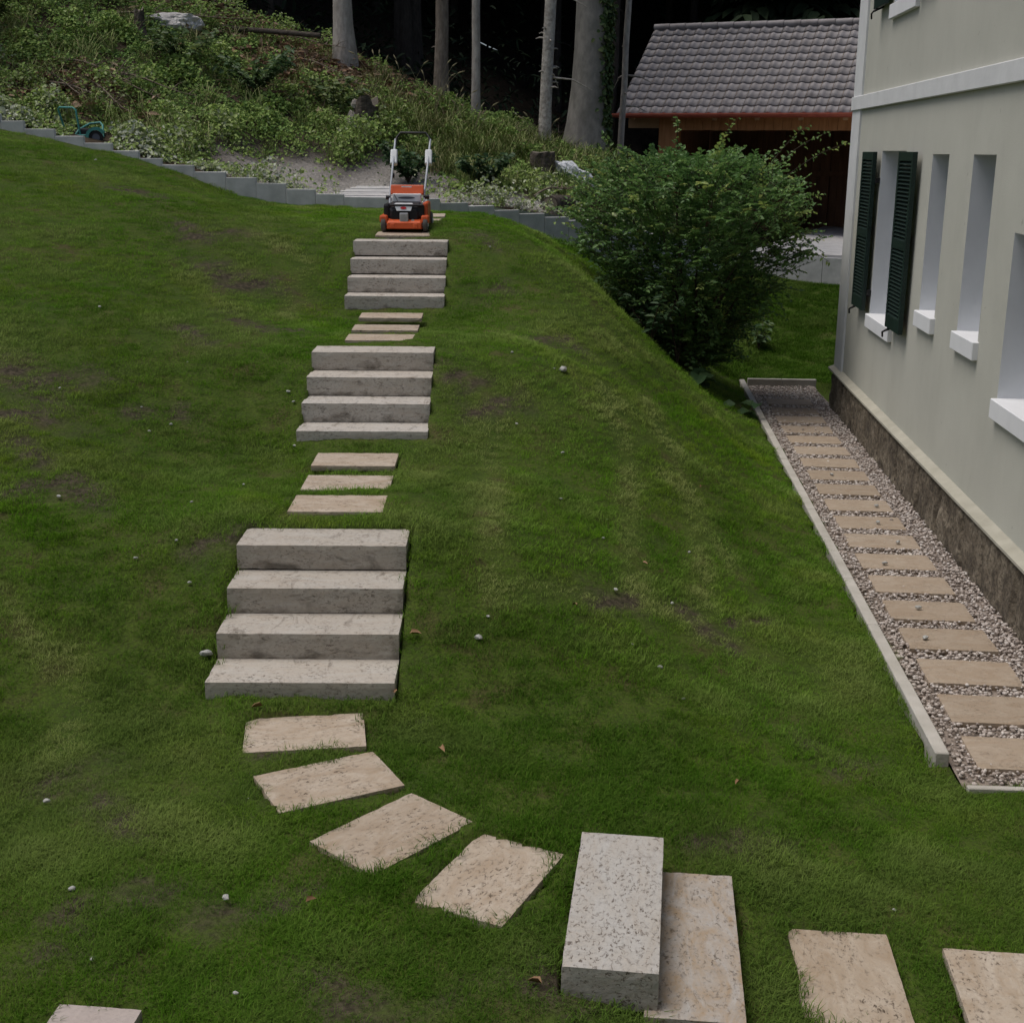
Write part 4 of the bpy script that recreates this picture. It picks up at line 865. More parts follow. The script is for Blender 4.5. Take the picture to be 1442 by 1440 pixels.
V, F = leaves(P, D, N, L, L * RNG.uniform(.5, .85, n))
o = link('ground_cover', np_mesh('ground_cover', V, F, MAT['cover'], {'tint': np.repeat(tint, 6)})); tag(o, 'dusty ivy and bramble leaves covering the bank behind the edging wall', 'ground cover', kind='stuff')
print('cover leaves', n)
# ---- dry litter and sticks near the crest ----
MAT['litter'] = leaf_mat('dry_litter', [(0, (.09, .05, .03)), (.5, (.23, .14, .085)), (1, (.40, .31, .22))], .9, .1)
n = 20000; x = np.concatenate([RNG.normal(-3.0, 1.2, n // 2), RNG.normal(-5.8, 1.3, n // 4), RNG.normal(-6.35, .5, n // 8), RNG.uniform(-3, 3, n // 8)]); y = np.concatenate([RNG.normal(24.5, .9, n // 2), RNG.normal(25.8, .6, n // 4), RNG.normal(20.1, .5, n // 8), RNG.uniform(22, 27, n // 8)])
ok = (behind_wall(x, y) > .3) & ~in_pad(x, y); x, y = x[ok], y[ok]; n = len(x)
P = np.stack([x, y, bank_r(x, y) + .01 + .12 * RNG.random(n)], -1); D = unit(n); D[:, 2] *= .25; L = RNG.uniform(.05, .24, n); V, F = leaves(P, D, unit(n) * .5 + np.array([0, -.3, .8]), L, np.where(RNG.random(n) < .7, .014, L * .4))
tag(link('bark_litter', np_mesh('bark_litter', V, F, MAT['litter'], {'tint': np.repeat(RNG.random(n), 6)})), 'brown bark and twig litter on the bank below the trunks', 'litter', kind='stuff')
# ---- long grass on the right of the bank ----
m, t, b = new_mat('long_grass'); MAT['long'] = m
at = nd(t, 'ShaderNodeAttribute', attribute_name='blade'); at2 = nd(t, 'ShaderNodeAttribute', attribute_name='dry_or_bright', attribute_type='INSTANCER')
c = ramp(t, at.outputs['Fac'], [(0, (.08, .15, .03)), (.6, (.17, .23, .065)), (1, (.32, .31, .15))]); c = mix(t, at2.outputs['Fac'], c, (.30, .25, .15)); t.links.new(c, b.inputs['Base Color']); b.inputs['Roughness'].default_value = .7; b.inputs['Specular IOR Level'].default_value = .1
longs = [clump('long_tuft', 26, .09, .18, .50, .008, 1.1, MAT['long'], 4, 40 + i) for i in range(3)]
n = 1700; x = np.concatenate([RNG.normal(-.6, 1.2, n * 2 // 3), RNG.uniform(-8, 2.6, n // 3)]); y = np.concatenate([RNG.normal(22.6, 1.3, n * 2 // 3), RNG.uniform(18.4, 25.5, n // 3)])
ok = (behind_wall(x, y) > .5) & (sand_mask(x, y) < .3) & (y < 25.8) & ~in_pad(x, y); x, y = x[ok], y[ok]
tag(scatter('long_grass', np.stack([x, y, bank_r(x, y)], -1), RNG.random(len(x)) * 6.28, RNG.uniform(.5, 1.15, len(x)), {'dry_or_bright': np.clip(RNG.normal(.08, .25, len(x)), 0, .9)}, longs, MAT['long']), 'long pale grass growing on the bank behind the mower', 'grass', kind='stuff')
# single tall seeding grasses
def tall_grass(x, y, h, nst, lab, seed):
    r_ = random.Random(seed); e = empty('tall_grass', (x, y, BZ(x, y))); tag(e, lab, 'grass plant', 'tall seeding grasses on the bank')
    mb = MB(); hd = MB()
    for i in range(nst):
        a_ = r_.random() * 6.28; q = r_.random() * .12; ln = r_.uniform(.1, .4) * h; hh = h * r_.uniform(.7, 1); dx, dy = math.cos(a_), math.sin(a_) * .6
        pts = [(dx * q + dx * ln * f * f, dy * q + dy * ln * f * f, hh * f * (1 - .12 * f)) for f in (0, .35, .7, 1)]
        mb.tube(pts, [.006, .005, .004, .003], 4)
        p = Vector(pts[-1]); d = (Vector(pts[-1]) - Vector(pts[-2])).normalized(); d.z -= .5; hd.tube([p, p + d * .05, p + d * .12, p + d * .18], [.004, .013, .011, .003], 5)
    mb.build('stalks', MAT['straw'], e); hd.build('seed_heads', MAT['straw'], e)
MAT['straw'] = simple('straw_stalk', (.24, .20, .125), (.15, .14, .07), 12, .85, which='Position')
for i, (x, y, h, ns_, lab) in enumerate([(-2.35, 23.6, 1.0, 4, 'tall seeding grass right of the thick pale trunk'), (-1.9, 23.9, 1.1, 4, 'tall seeding grass below the dark broad trunk'), (-1.45, 23.7, 1.25, 6, 'drooping seeding grass in front of the second trunk'), (-1.1, 23.5, .9, 7, 'arching straw grass at the foot of the second trunk'), (-.75, 22.9, .8, 6, 'pale grass tuft between the second and third trunks'), (.45, 23.1, .9, 3, 'single drooping seed stalk right of the third slim trunk')]): tall_grass(x, y, h, ns_, lab, 60 + i)

# ---- tree trunks ----
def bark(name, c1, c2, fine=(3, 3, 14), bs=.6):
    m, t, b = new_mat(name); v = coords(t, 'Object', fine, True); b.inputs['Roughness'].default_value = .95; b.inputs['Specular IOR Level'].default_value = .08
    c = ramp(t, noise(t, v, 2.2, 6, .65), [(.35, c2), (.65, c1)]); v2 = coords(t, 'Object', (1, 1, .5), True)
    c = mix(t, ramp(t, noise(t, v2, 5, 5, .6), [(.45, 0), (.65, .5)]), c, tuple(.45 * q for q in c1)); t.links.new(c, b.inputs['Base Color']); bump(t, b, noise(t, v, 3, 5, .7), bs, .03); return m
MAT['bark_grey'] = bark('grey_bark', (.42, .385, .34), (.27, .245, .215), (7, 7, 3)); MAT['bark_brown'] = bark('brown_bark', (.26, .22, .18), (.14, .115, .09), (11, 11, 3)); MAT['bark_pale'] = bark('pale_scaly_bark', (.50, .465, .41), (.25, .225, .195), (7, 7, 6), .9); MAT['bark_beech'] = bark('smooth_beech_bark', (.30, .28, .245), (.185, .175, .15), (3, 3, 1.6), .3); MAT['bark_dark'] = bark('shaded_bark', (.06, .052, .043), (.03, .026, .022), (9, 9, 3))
MAT['needle'] = leaf_mat('spruce_needles', [(0, (.010, .020, .009)), (.6, (.018, .034, .013)), (1, (.030, .052, .018))], .8, .1)
MAT['ivy'] = leaf_mat('ivy_leaves', [(0, (.03, .06, .016)), (.5, (.06, .10, .026)), (1, (.12, .15, .05))], .5, .15)
def trunk_mesh(r0, r1, h, flare, lean, bend, n=14, seed=0, segs=14, stubs=0):
    r_ = random.Random(seed); mb = MB(); pts = []; rs = []
    for i in range(segs + 1):
        f = (i / segs) ** 1.35; z = -.5 + (h + .5) * f; zz = max(z, 0)
        pts.append((lean[0] * zz + bend * math.sin(zz * .5) + r_.uniform(-.01, .01), lean[1] * zz, z)); rs.append((r0 + (r1 - r0) * f) * (1 + flare * math.exp(-zz / .45)))
    mb.tube(pts, rs, n)
    # buttress unevenness
    k0 = len(pts) * n
    for i in range(k0):
        x_, y_, z_ = mb.v[i]; p = pts[i // n]; a_ = math.atan2(y_ - p[1], x_ - p[0]); q = 1 + (.22 * flare * math.exp(-max(z_, 0) / .5)) * math.sin(4 * a_ + seed) + .03 * math.sin(3 * a_ + z_ * 1.7 + seed); mb.v[i] = (p[0] + (x_ - p[0]) * q, p[1] + (y_ - p[1]) * q, z_)
    for s_ in range(stubs):
        z = r_.uniform(.8, min(h, 7)); a_ = r_.random() * 6.28; L = r_.uniform(.05, .14) if r_.random() < .75 else r_.uniform(.3, .9); rr = r0 + (r1 - r0) * z / h
        p = Vector((lean[0] * z + bend * math.sin(z * .5), lean[1] * z, z)); d = Vector((math.cos(a_), math.sin(a_), .1 - .2 * (L > .3))); mb.tube([p + d * rr * .7, p + d * (rr + L * .5), p + d * (rr + L) + Vector((0, 0, -L * .2))], [.02, .014, .005], 5)
    return mb
def crown_mesh(h0, h1, rmax, seed, layers=22, mat='needle', per=8, name='crown'):
    r_ = np.random.default_rng(seed); P = []; D = []; N = []; L = []; T = []
    for i in range(layers):
        f = i / (layers - 1); z = h0 + (h1 - h0) * f; R_ = rmax * (1 - f) ** .8 * (.8 + .4 * r_.random()) + .15
        for k_ in range(per):
            a_ = 6.28 * (k_ + r_.random() * .8) / per + i * 2.4; d = np.array([math.cos(a_), math.sin(a_), -.28 - .2 * r_.random()]); s = np.array([-d[1], d[0], 0])
            ns_ = 7
            for q in range(ns_):
                u = (q + .6) / ns_ * R_; p = np.array([0, 0, z]) + d * u
                for sg in (-1, 1):
                    P.append(p); D.append(d * .7 + s * sg * (1.0 - .4 * q / ns_) + np.array([0, 0, -.25 * r_.random()])); N.append((r_.normal(0, .25), r_.normal(0, .25), 1)); L.append((.35 + .5 * (1 - q / ns_)) * R_ * .55 + .12); T.append(.3 * r_.random() + .5 * q / ns_)
    P, D, N, L = map(np.array, (P, D, N, L)); V, F = leaves(P, D, N, L, L * .42, .1, .25)
    return np_mesh(name, V, F, MAT[mat], {'tint': np.repeat(np.array(T), 6)})
CROWN_SMALL = crown_mesh(8.9, 11.9, .8, 79, 9)
CROWNS = [crown_mesh(5.8, 10.8, 2.4, 80 + i, 16) for i in range(3)]
def tree(name, x, y, r0, r1, h, flare, lean, bend, mat, lab, seed, stubs=0, crown=True, group=None, z=None, cat='tree'):
    e = empty(name, (x, y, (BZ(x, y) if z is None else z) - .03)); tag(e, lab, cat, group)
    trunk_mesh(r0, r1, h, flare, lean, bend, 16, seed, 16, stubs).build('trunk', MAT[mat], e)
    if crown: link('crown', CROWN_SMALL, e, (lean[0] * 10, lean[1] * 10, 0), (0, 0, seed))
    return e
tree('spruce_tree', -3.10, 25.06, .165, .125, 11.5, .55, (-.012, 0), .0, 'bark_grey', 'thick pale grey trunk at the crest, left of all the other near trunks', 1, 3, group='trees at the edge of the wood')
tree('spruce_tree', -1.42, 26.4, .125, .095, 11.5, .35, (.005, 0), .01, 'bark_brown', 'brown trunk behind the seeding grass, second near trunk from the left', 2, 8, group='trees at the edge of the wood')
tree('spruce_tree', -.74, 25.5, .078, .064, 11.5, .3, (.01, 0), -.01, 'bark_grey', 'slim straight trunk above the orange mower, between the brown and the knobbly trunks', 3, 0, group='trees at the edge of the wood')
tree('spruce_tree', .52, 24.4, .105, .085, 11.5, .3, (.022, 0), .015, 'bark_pale', 'pale trunk rough with stubs, just left of the big beech', 4, 40, group='trees at the edge of the wood')
tree('spruce_tree', 2.0, 26.4, .062, .048, 11.5, .2, (.032, 0), .01, 'bark_grey', 'very slim pale trunk between the big beech and the tiled carport', 5, 8, group='trees at the edge of the wood')
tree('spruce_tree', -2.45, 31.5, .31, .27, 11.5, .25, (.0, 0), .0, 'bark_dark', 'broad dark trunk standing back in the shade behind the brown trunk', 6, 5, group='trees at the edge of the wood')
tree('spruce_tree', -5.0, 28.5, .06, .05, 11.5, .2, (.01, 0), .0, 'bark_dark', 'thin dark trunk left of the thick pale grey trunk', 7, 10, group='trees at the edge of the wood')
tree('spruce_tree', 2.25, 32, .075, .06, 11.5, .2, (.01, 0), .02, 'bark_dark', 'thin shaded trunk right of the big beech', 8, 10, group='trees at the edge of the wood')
bt = tree('beech_tree', 1.30, 25.6, .335, .30, 12, .75, (.022, .02), .05, 'bark_beech', 'big smooth grey beech trunk with ivy climbing its right side', 10, 0, False)
n = 2600; a_ = RNG.uniform(-1.15, .15, n); zz = RNG.random(n) * 8.2; rr = (.335 - .035 * zz / 12) * (1 + .75 * np.exp(-zz / .45)) + .01
axx = .022 * zz + .05 * np.sin(zz * .5); ayy = .02 * zz; band_ = -.15 + .25 * np.sin(zz * 1.3); a_ = band_ + RNG.normal(0, .32, n) - .35
P = np.stack([axx + np.cos(a_) * rr, ayy + np.sin(a_) * rr, zz], -1); N = np.stack([np.cos(a_), np.sin(a_), .4 + 0 * a_], -1) + unit(n) * .4; D = unit(n); D[:, 2] -= .7; L = RNG.uniform(.07, .12, n)
V, F = leaves(P + N * .03, D, N, L, L * .8); link('ivy', np_mesh('ivy', V, F, MAT['ivy'], {'tint': np.repeat(RNG.random(n), 6)}), bt)
CR = crown_mesh(9.5, 13, 1.8, 99, 8, 'ivy', 9, 'crown'); link('crown', CR, bt)
# the wood behind: each tree a copy of one of three, trunk and crown
base_tr = [trunk_mesh(.13, .07, 10.6, .25, (.0, 0), .02, 9, 20 + i, 8, 6) for i in range(3)]
protos = []
for i in range(3):
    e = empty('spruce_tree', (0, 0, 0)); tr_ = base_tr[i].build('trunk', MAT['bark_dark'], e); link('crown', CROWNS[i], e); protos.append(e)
def copy_tree(src, loc, rz, sc_=1):
    c_ = src.copy(); COL.objects.link(c_); c_.location = loc; c_.rotation_euler = (0, 0, rz); c_.scale = (sc_,) * 3
    for ch in src.children:
        d = ch.copy(); COL.objects.link(d); d.parent = c_
    return c_
spots = []; rr_ = random.Random(5)
yy = 31
while yy < 62:
    hw = yy * .43 + 3; xx = -hw - rr_.random() * 2
    while xx < hw:
        q = (xx + rr_.uniform(-.8, .8), yy + rr_.uniform(-1.1, 1.1)); xx += 2.5 + (yy - 28) * .03
        if -2.2 < q[0] < 15 and q[1] < 38.5 and not (q[1] > 36.5): continue
        if any(abs(q[0] / q[1] - a / b_) * 1 < .018 and q[1] < 36 for a, b_ in ((-3.1, 25), (-.74, 25.5), (.52, 24.4))): continue
        spots.append(q)
    yy += 2.9
for xx in (-11, -8.2): spots.append((xx + rr_.uniform(-.5, .5), 28.2 + rr_.uniform(0, .6)))
for q in ((15, 34), (16, 30), (11, 39), (8, 39.5), (5, 39.2), (2.5, 38.4)): spots.append(q)
for i, (x, y) in enumerate(spots):
    src = protos[i % 3]; o = src if i < 3 else copy_tree(src, (0, 0, 0), 0)
    o.location = (x, y, BZ(x, y) - .05); o.rotation_euler = (0, 0, rr_.random() * 6.28); o.scale = (rr_.uniform(.85, 1.2),) * 3 if False else (1, 1, rr_.uniform(.85, 1.15))
    tag(o, 'dark spruce standing among the close ranks of trunks in the shaded wood', 'tree', 'spruces filling the dark wood')
print('wood trees', len(spots))
n = 36000; x = RNG.uniform(-24, 24, n); y = RNG.uniform(27, 60, n); ok = ~((x > 1.5) & (x < 13) & (y < 37)) ; x, y = x[ok], y[ok]; n = len(x)
hz = RNG.random(n) ** 2 * np.clip((y - 27) * .25, .25, 5.5)
P = np.stack([x, y, bank_r(x, y) + hz], -1); D = unit(n); D[:, 2] = D[:, 2] * .3 - .3; L = RNG.uniform(.10, .32, n); V, F = leaves(P, D, unit(n) * .5 + np.array([0, -.2, .9]), L, L * .3)
tag(link('undergrowth', np_mesh('undergrowth', V, F, MAT['needle'], {'tint': np.repeat(RNG.random(n) * .7, 6)})), 'dark low branches and undergrowth deep inside the wood', 'undergrowth', kind='stuff')
# ---- the big shrub at the end of the gravel path ----
MAT['twig'] = simple('twig_bark', (.07, .052, .036), (.04, .03, .022), 20, .9)
MAT['shrub'] = leaf_mat('shrub_leaves', [(0, (.065, .14, .042)), (.35, (.11, .215, .06)), (.62, (.18, .29, .08)), (.8, (.28, .36, .09)), (1, (.43, .47, .14))], .45, .35, spec=.35)
SX, SY = 2.24, 16.6; SZ = LZ(SX, SY)
bush = empty('shrub', (SX, SY, SZ)); tag(bush, 'large leafy green shrub on the slope at the far end of the gravel path', 'shrub')
def env(z):    # half width of the crown at height z
    return np.interp(z, [0, .25, .5, .9, 1.4, 1.85, 2.05, 2.3, 2.5, 2.66], [.32, .46, .58, .82, 1.10, 1.26, 1.30, 1.15, .75, .2])
r5 = np.random.default_rng(21)
mb = MB()
for i in range(16):
    a_ = 6.28 * i / 16 + r5.random() * .4; zt = r5.uniform(1.4, 2.6); R_ = env(zt) * r5.uniform(.5, .9); pts = [(math.cos(a_) * .12, math.sin(a_) * .12, -.15)]
    for f in (.25, .5, .75, 1): pts.append((math.cos(a_) * (.12 + R_ * f ** 1.5) + r5.normal(0, .03), math.sin(a_) * (.12 + R_ * f ** 1.5) + r5.normal(0, .03), zt * f))
    mb.tube(pts, [.028, .022, .016, .011, .005], 6)
P = []; D = []; N = []; L = []; T = []; tw_ = MB()
ns = 3300
for i in range(ns):
    z = .06 + 2.52 * (r5.random() ** .85); a_ = r5.random() * 6.28; q = (1 - .75 * r5.random() ** 2.2)
    lob = 1 + .13 * math.sin(3 * a_ + z * 2.2) + .10 * math.sin(5 * a_ - z * 3.1 + 1)
    R_ = float(env(z)) * q * lob; ctr = np.array([-.10 + .03 * z, 0, 0])
    p = ctr + np.array([math.cos(a_) * R_, math.sin(a_) * R_ * .92, z]); d = np.array([math.cos(a_), math.sin(a_) * .9, .25 + .5 * r5.random() - .25 * (z < 1.2)]) + r5.normal(0, .45, 3); d /= np.linalg.norm(d)
    Ls = r5.uniform(.16, .34) * (1.25 if q > .9 else 1); nl = int(r5.integers(7, 13)); young = r5.random() < (.11 if q > .85 else .02); tb = (.62 if young else .24 + .22 * r5.random() * q)
    bl = r5.uniform(.048, .074)
    side = np.cross(d, [0, 0, 1.]); side /= np.linalg.norm(side) + 1e-6; up_ = np.cross(side, d)
    for k_ in range(nl):
        f = (k_ + .5) / nl; sg = 1 if k_ % 2 else -1
        P.append(p + d * Ls * f + np.array([0, 0, -.12 * Ls * f * f])); D.append(d * .55 + side * sg * .9 + r5.normal(0, .25, 3)); N.append(up_ + r5.normal(0, .35, 3) + np.array([0, -.1, .35])); L.append(bl * r5.uniform(.8, 1.25)); T.append(tb + (.18 * f if young else .06 * f) + r5.normal(0, .05))
    if q > .8: tw_.tube([p - d * .1, p + d * Ls * .5 + np.array([0, 0, -.03 * Ls]), p + d * Ls * .95 + np.array([0, 0, -.11 * Ls])], [.004, .003, .0015], 3, False)
# long arching shoots that break the outline
for sx_, sz_, ex_, ez_, n_ in ((.75, 2.45, 1.2, 3.0, 30), (1.0, 2.4, 1.7, 2.8, 34), (1.0, 1.9, 1.45, 2.2, 26), (-.95, 2.35, -1.25, 2.9, 22), (-.3, 2.7, -.35, 3.05, 18), (1.15, 1.5, 1.55, 1.42, 20), (-1.0, .8, -1.4, .85, 16), (.2, 2.7, .35, 3.05, 16), (.85, 2.5, 1.45, 2.92, 24)):
    a_ = np.array([sx_, -.35, sz_]); b_ = np.array([ex_, -.55, ez_]); d = b_ - a_; Ls = np.linalg.norm(d); d /= Ls; side = np.cross(d, [0, -1., .2]); side /= np.linalg.norm(side)
    pts = [a_ + d * Ls * f + np.array([0, 0, .06 * math.sin(3.1 * f)]) for f in np.linspace(0, 1, 6)]; tw_.tube(pts, [.008, .007, .006, .005, .004, .002], 4)
    for k_ in range(n_):
        f = .1 + .9 * k_ / n_; P.append(a_ + d * Ls * (f + r5.normal(0, .02)) + np.array([0, 0, .06 * math.sin(3.1 * f)]) + r5.normal(0, .022, 3)); D.append(d * .5 + side * (1 if k_ % 2 else -1) + r5.normal(0, .55, 3)); N.append(np.array([0, -.5, .8]) + r5.normal(0, .4, 3)); L.append(r5.uniform(.035, .062)); T.append(r5.uniform(.4, .75))
P, D, N, L, T = map(np.array, (P, D, N, L, T)); V, F = leaves(P, D, N, L, L * .62)
link('foliage', np_mesh('foliage', V, F, MAT['shrub'], {'tint': np.repeat(np.clip(T, 0, 1), 6)}), bush); mb.build('stems', MAT['twig'], bush); tw_.build('twigs', MAT['twig'], bush)
print('shrub leaves', len(P))
# ---- small leafy plants ----
MAT['leafy'] = leaf_mat('soft_leaves', [(0, (.025, .060, .020)), (.4, (.050, .100, .040)), (.7, (.095, .15, .055)), (1, (.17, .21, .06))], .5, .3)
def leafy(name, x, y, z, h, nst, nl, ll, tint, lab, cat, seed, spread=.5, wid=.5, group=None):
    r_ = np.random.default_rng(seed); e = empty(name, (x, y, z)); tag(e, lab, cat, group); P, D, N, L, T = [], [], [], [], []; st = MB()
    for i in range(nst):
        a_ = r_.random() * 6.28; hh = h * r_.uniform(.6, 1); dx, dy = math.cos(a_) * spread * h, math.sin(a_) * spread * h; pts = [np.array([dx * f ** 1.5, dy * f ** 1.5, hh * f]) for f in np.linspace(0, 1, 5)]
        st.tube(pts, [.008, .007, .006, .004, .002], 4)
        for k_ in range(nl):
            f = .25 + .75 * (k_ + r_.random()) / nl; p = np.array([dx * f ** 1.5, dy * f ** 1.5, hh * f]); b_ = r_.random() * 6.28
            P.append(p); D.append((math.cos(b_), math.sin(b_), r_.normal(0, .25))); N.append(np.array([0, -.25, 1]) + r_.normal(0, .3, 3)); L.append(ll * r_.uniform(.7, 1.2)); T.append(tint + r_.normal(0, .08))
    P, D, N, L, T = map(np.array, (P, D, N, L, T)); V, F = leaves(P, D, N, L, L * wid)
    link('leaves', np_mesh('leaves', V, F, MAT['leafy'], {'tint': np.repeat(np.clip(T, 0, 1), 6)}), e); st.build('stems', MAT['twig'], e)
leafy('elder_seedling', 1.62, 15.55, LZ(1.62, 15.55), .85, 9, 16, .13, .35, 'low plant with long bluish green leaflets at the left foot of the shrub', 'plant', 31, .5, .38)
leafy('elder_seedling', 2.0, 15.9, LZ(2.0, 15.9), 1.25, 7, 14, .11, .5, 'lighter leafy shoots in front of the middle of the shrub', 'plant', 32, .3, .42)
leafy('big_leaf_weed', 2.25, 15.65, LZ(2.25, 15.65), .22, 6, 2, .26, .45, 'broad flat leaved weed in the dark at the foot of the shrub', 'plant', 33, .9, .8)
leafy('big_leaf_weed', 2.78, 15.4, LZ(2.78, 15.4), .16, 4, 2, .2, .5, 'small broad leaved weed beside the far end of the kerb', 'plant', 34, .9, .8)
leafy('weed', 3.72, 19.9, LZ(3.72, 19.9), .55, 6, 9, .13, .55, 'pale leafy weed in the dark grass left of the house corner', 'plant', 35, .4, .5)
leafy('weed', 3.15, 19.2, LZ(3.15, 19.2), .7, 6, 10, .10, .5, 'leafy weeds right of the shrub below the grey wall', 'plant', 36, .4, .5)
leafy('weed', 3.6, 22.2, LZ(3.6, 22.2), .35, 8, 9, .10, .45, 'low weeds at the foot of the grey carport wall', 'plant', 37, .8, .5)
leafy('sapling', -7.95, 21.3, BZ(-7.95, 21.3), 1.5, 14, 26, .15, .95, 'yellow green sapling at the left edge of the bank', 'plant', 38, .35, .42)
leafy('bramble', -7.85, 19.9, BZ(-7.85, 19.9), 1.7, 40, 60, .10, .02, 'dark evergreen bush cut by the upper left edge', 'shrub', 39, .3, .6)
leafy('bramble', -4.2, 22.2, BZ(-4.2, 22.2), .75, 20, 22, .12, .55, 'mid green bramble mound in the middle of the bank', 'shrub', 41, .9, .6)
leafy('bramble', -3.0, 22.6, BZ(-3.0, 22.6), .6, 16, 22, .11, .8, 'yellow green bramble left of the broken stump', 'shrub', 42, .9, .6)
leafy('bramble', -5.4, 22.4, BZ(-5.4, 22.4), .7, 18, 22, .12, .68, 'bright green bramble on the upper left of the bank', 'shrub', 43, .9, .6)
leafy('bramble', -.45, 19.9, BZ(-.45, 19.9), .55, 18, 26, .10, .3, 'grey green bush right behind the orange mower', 'shrub', 44, .7, .65)
leafy('bramble', -1.6, 20.3, BZ(-1.6, 20.3), .6, 18, 24, .10, .3, 'dark bush left behind the orange mower', 'shrub', 45, .7, .65)
leafy('bramble', 1.35, 20.6, BZ(1.35, 20.6), .4, 18, 26, .10, .3, 'dusty grey leaved bush below the white sheet', 'shrub', 46, .8, .65)
leafy('bramble', 1.9, 22.3, BZ(1.9, 22.3), .7, 14, 24, .08, .45, 'light shoots above the left shoulder of the big shrub', 'shrub', 47, .6, .5)
# ---- stumps, boulder, sheet, logs, branches ----
MAT['stump'] = bark('stump_bark', (.13, .11, .09), (.05, .042, .034), (4, 4, 8), .9); MAT['cutwood'] = simple('cut_wood', (.22, .19, .15), (.13, .11, .085), 12, .9, .3, 40); MAT['palewood'] = simple('torn_pale_wood', (.42, .39, .34), (.22, .19, .16), 9, .9, .4, 30)
def lumpy(mb, c_, r_, seed, sub=3, amp=.3, sc_=1.2, squash=(1, 1, 1), smooth=False):
    bm = bmesh.new(); bmesh.ops.create_icosphere(bm, subdivisions=sub, radius=1); bm.verts.index_update()
    V = []
    for v_ in bm.verts:
        q = 1 + amp * mnoise.noise(v_.co * sc_ + Vector((seed * 7.1, seed * 3.3, seed))) + amp * .45 * mnoise.noise(v_.co * sc_ * 3 + Vector((seed, 5, 1))); V.append(Vector((v_.co.x * squash[0], v_.co.y * squash[1], v_.co.z * squash[2])) * q * r_ + Vector(c_))
    mb.add(V, [[w.index for w in f.verts] for f in bm.faces], smooth); bm.free()
def stump(x, y, r_, h, lab, seed, jag):
    e = empty('tree_stump', (x, y, BZ(x, y))); tag(e, lab, 'tree stump', 'stumps on the bank'); rnd = random.Random(seed); n = 18; V = []; F = []
    zs = [-.25, 0, .15 * h, .45 * h, .8 * h, h]
    for j, z in enumerate(zs):
        for k_ in range(n):
            a_ = 6.28 * k_ / n; rr = r_ * (1 + .55 * math.exp(-max(z, 0) / (.25 * h)) * (1 + .5 * math.sin(5 * a_ + seed)) + .08 * math.sin(3 * a_ + seed) + rnd.uniform(-.05, .05)); V.append((math.cos(a_) * rr, math.sin(a_) * rr, z + (rnd.uniform(-jag, jag) if j == 5 else 0)))
    for j in range(5):
        for k_ in range(n): F.append((j * n + k_, j * n + (k_ + 1) % n, (j + 1) * n + (k_ + 1) % n, (j + 1) * n + k_))
    mb = MB(); mb.add(V, F); mb.build('bark', MAT['stump'], e)
    mb = MB(); T_ = V[5 * n:]; c0 = (0, 0, h - jag * .6); mb.add(T_ + [c0], [(k_, (k_ + 1) % n, n) for k_ in range(n)]); mb.build('cut_face', MAT['cutwood'], e); return e
e = stump(-2.42, 22.1, .19, .55, 'broken grey stump with torn pale wood, left behind the mower', 1, .10)
mb = MB(); lumpy(mb, (-.20, -.12, .16), .12, 3, 3, .45, 1.4, (.9, .6, 1.5)); lumpy(mb, (-.16, -.10, .48), .07, 4, 2, .4, 1.4, (.8, .6, 1)); mb.build('torn_wood', MAT['palewood'], e)
stump(.42, 21.35, .19, .40, 'sawn grey stump beside the white sheet, right of the mower', 2, .015)
stump(-6.30, 23.35, .08, .42, 'small broken stump just left of the white boulder', 3, .06)
mb = MB(); lumpy(mb, (0, 0, .1), .36, 8, 4, .4, 1.3, (1.25, .6, .48)); MAT['boulder'] = simple('pale_boulder', (.62, .60, .57), (.22, .21, .2), 4, .95, .5, 20); tag(mb.build('boulder', MAT['boulder'], None, (-5.87, 24.05, BZ(-5.87, 24.05) + .05)), 'white boulder at the top of the bank, upper left', 'boulder')
mb = MB(); lumpy(mb, (0, 0, 0), .27, 12, 4, .5, 1.6, (1.25, .6, .5)); MAT['sheet'] = simple('white_sheet', (.72, .74, .76), (.50, .52, .54), 5, .6); tag(mb.build('plastic_sheet', MAT['sheet'], None, (.93, 21.3, BZ(.93, 21.3) + .22), (0, rad(28), rad(-10))), 'crumpled white sheet lying by the sawn stump', 'plastic sheet')
def log(x, y, r_, L, rz, lab, seed, mat='stump', tilt=0):
    e = empty('log', (x, y, BZ(x, y) + r_ * .6), rz); tag(e, lab, 'log'); mb = MB(); rnd = random.Random(seed); mb.tube([(f * L, rnd.uniform(-.02, .02), rnd.uniform(-.02, .02) + tilt * f) for f in (0, .3, .6, 1)], [r_, r_ * .97, r_ * .93, r_ * .9], 12); mb.build('bark', MAT[mat], e)
    mb = MB(); mb.tube([(-.006, 0, 0), (.004, 0, 0)], r_ * .85, 12); mb.build('cut_end', MAT['cutwood'], e)
log(.50, 19.05, .13, .8, rad(70), 'dark log end lying just behind the right part of the edging wall', 5)
log(-5.6, 25.0, .05, 2.2, rad(-12), 'fallen pole on the bank crest right of the white boulder', 6, tilt=-.2)
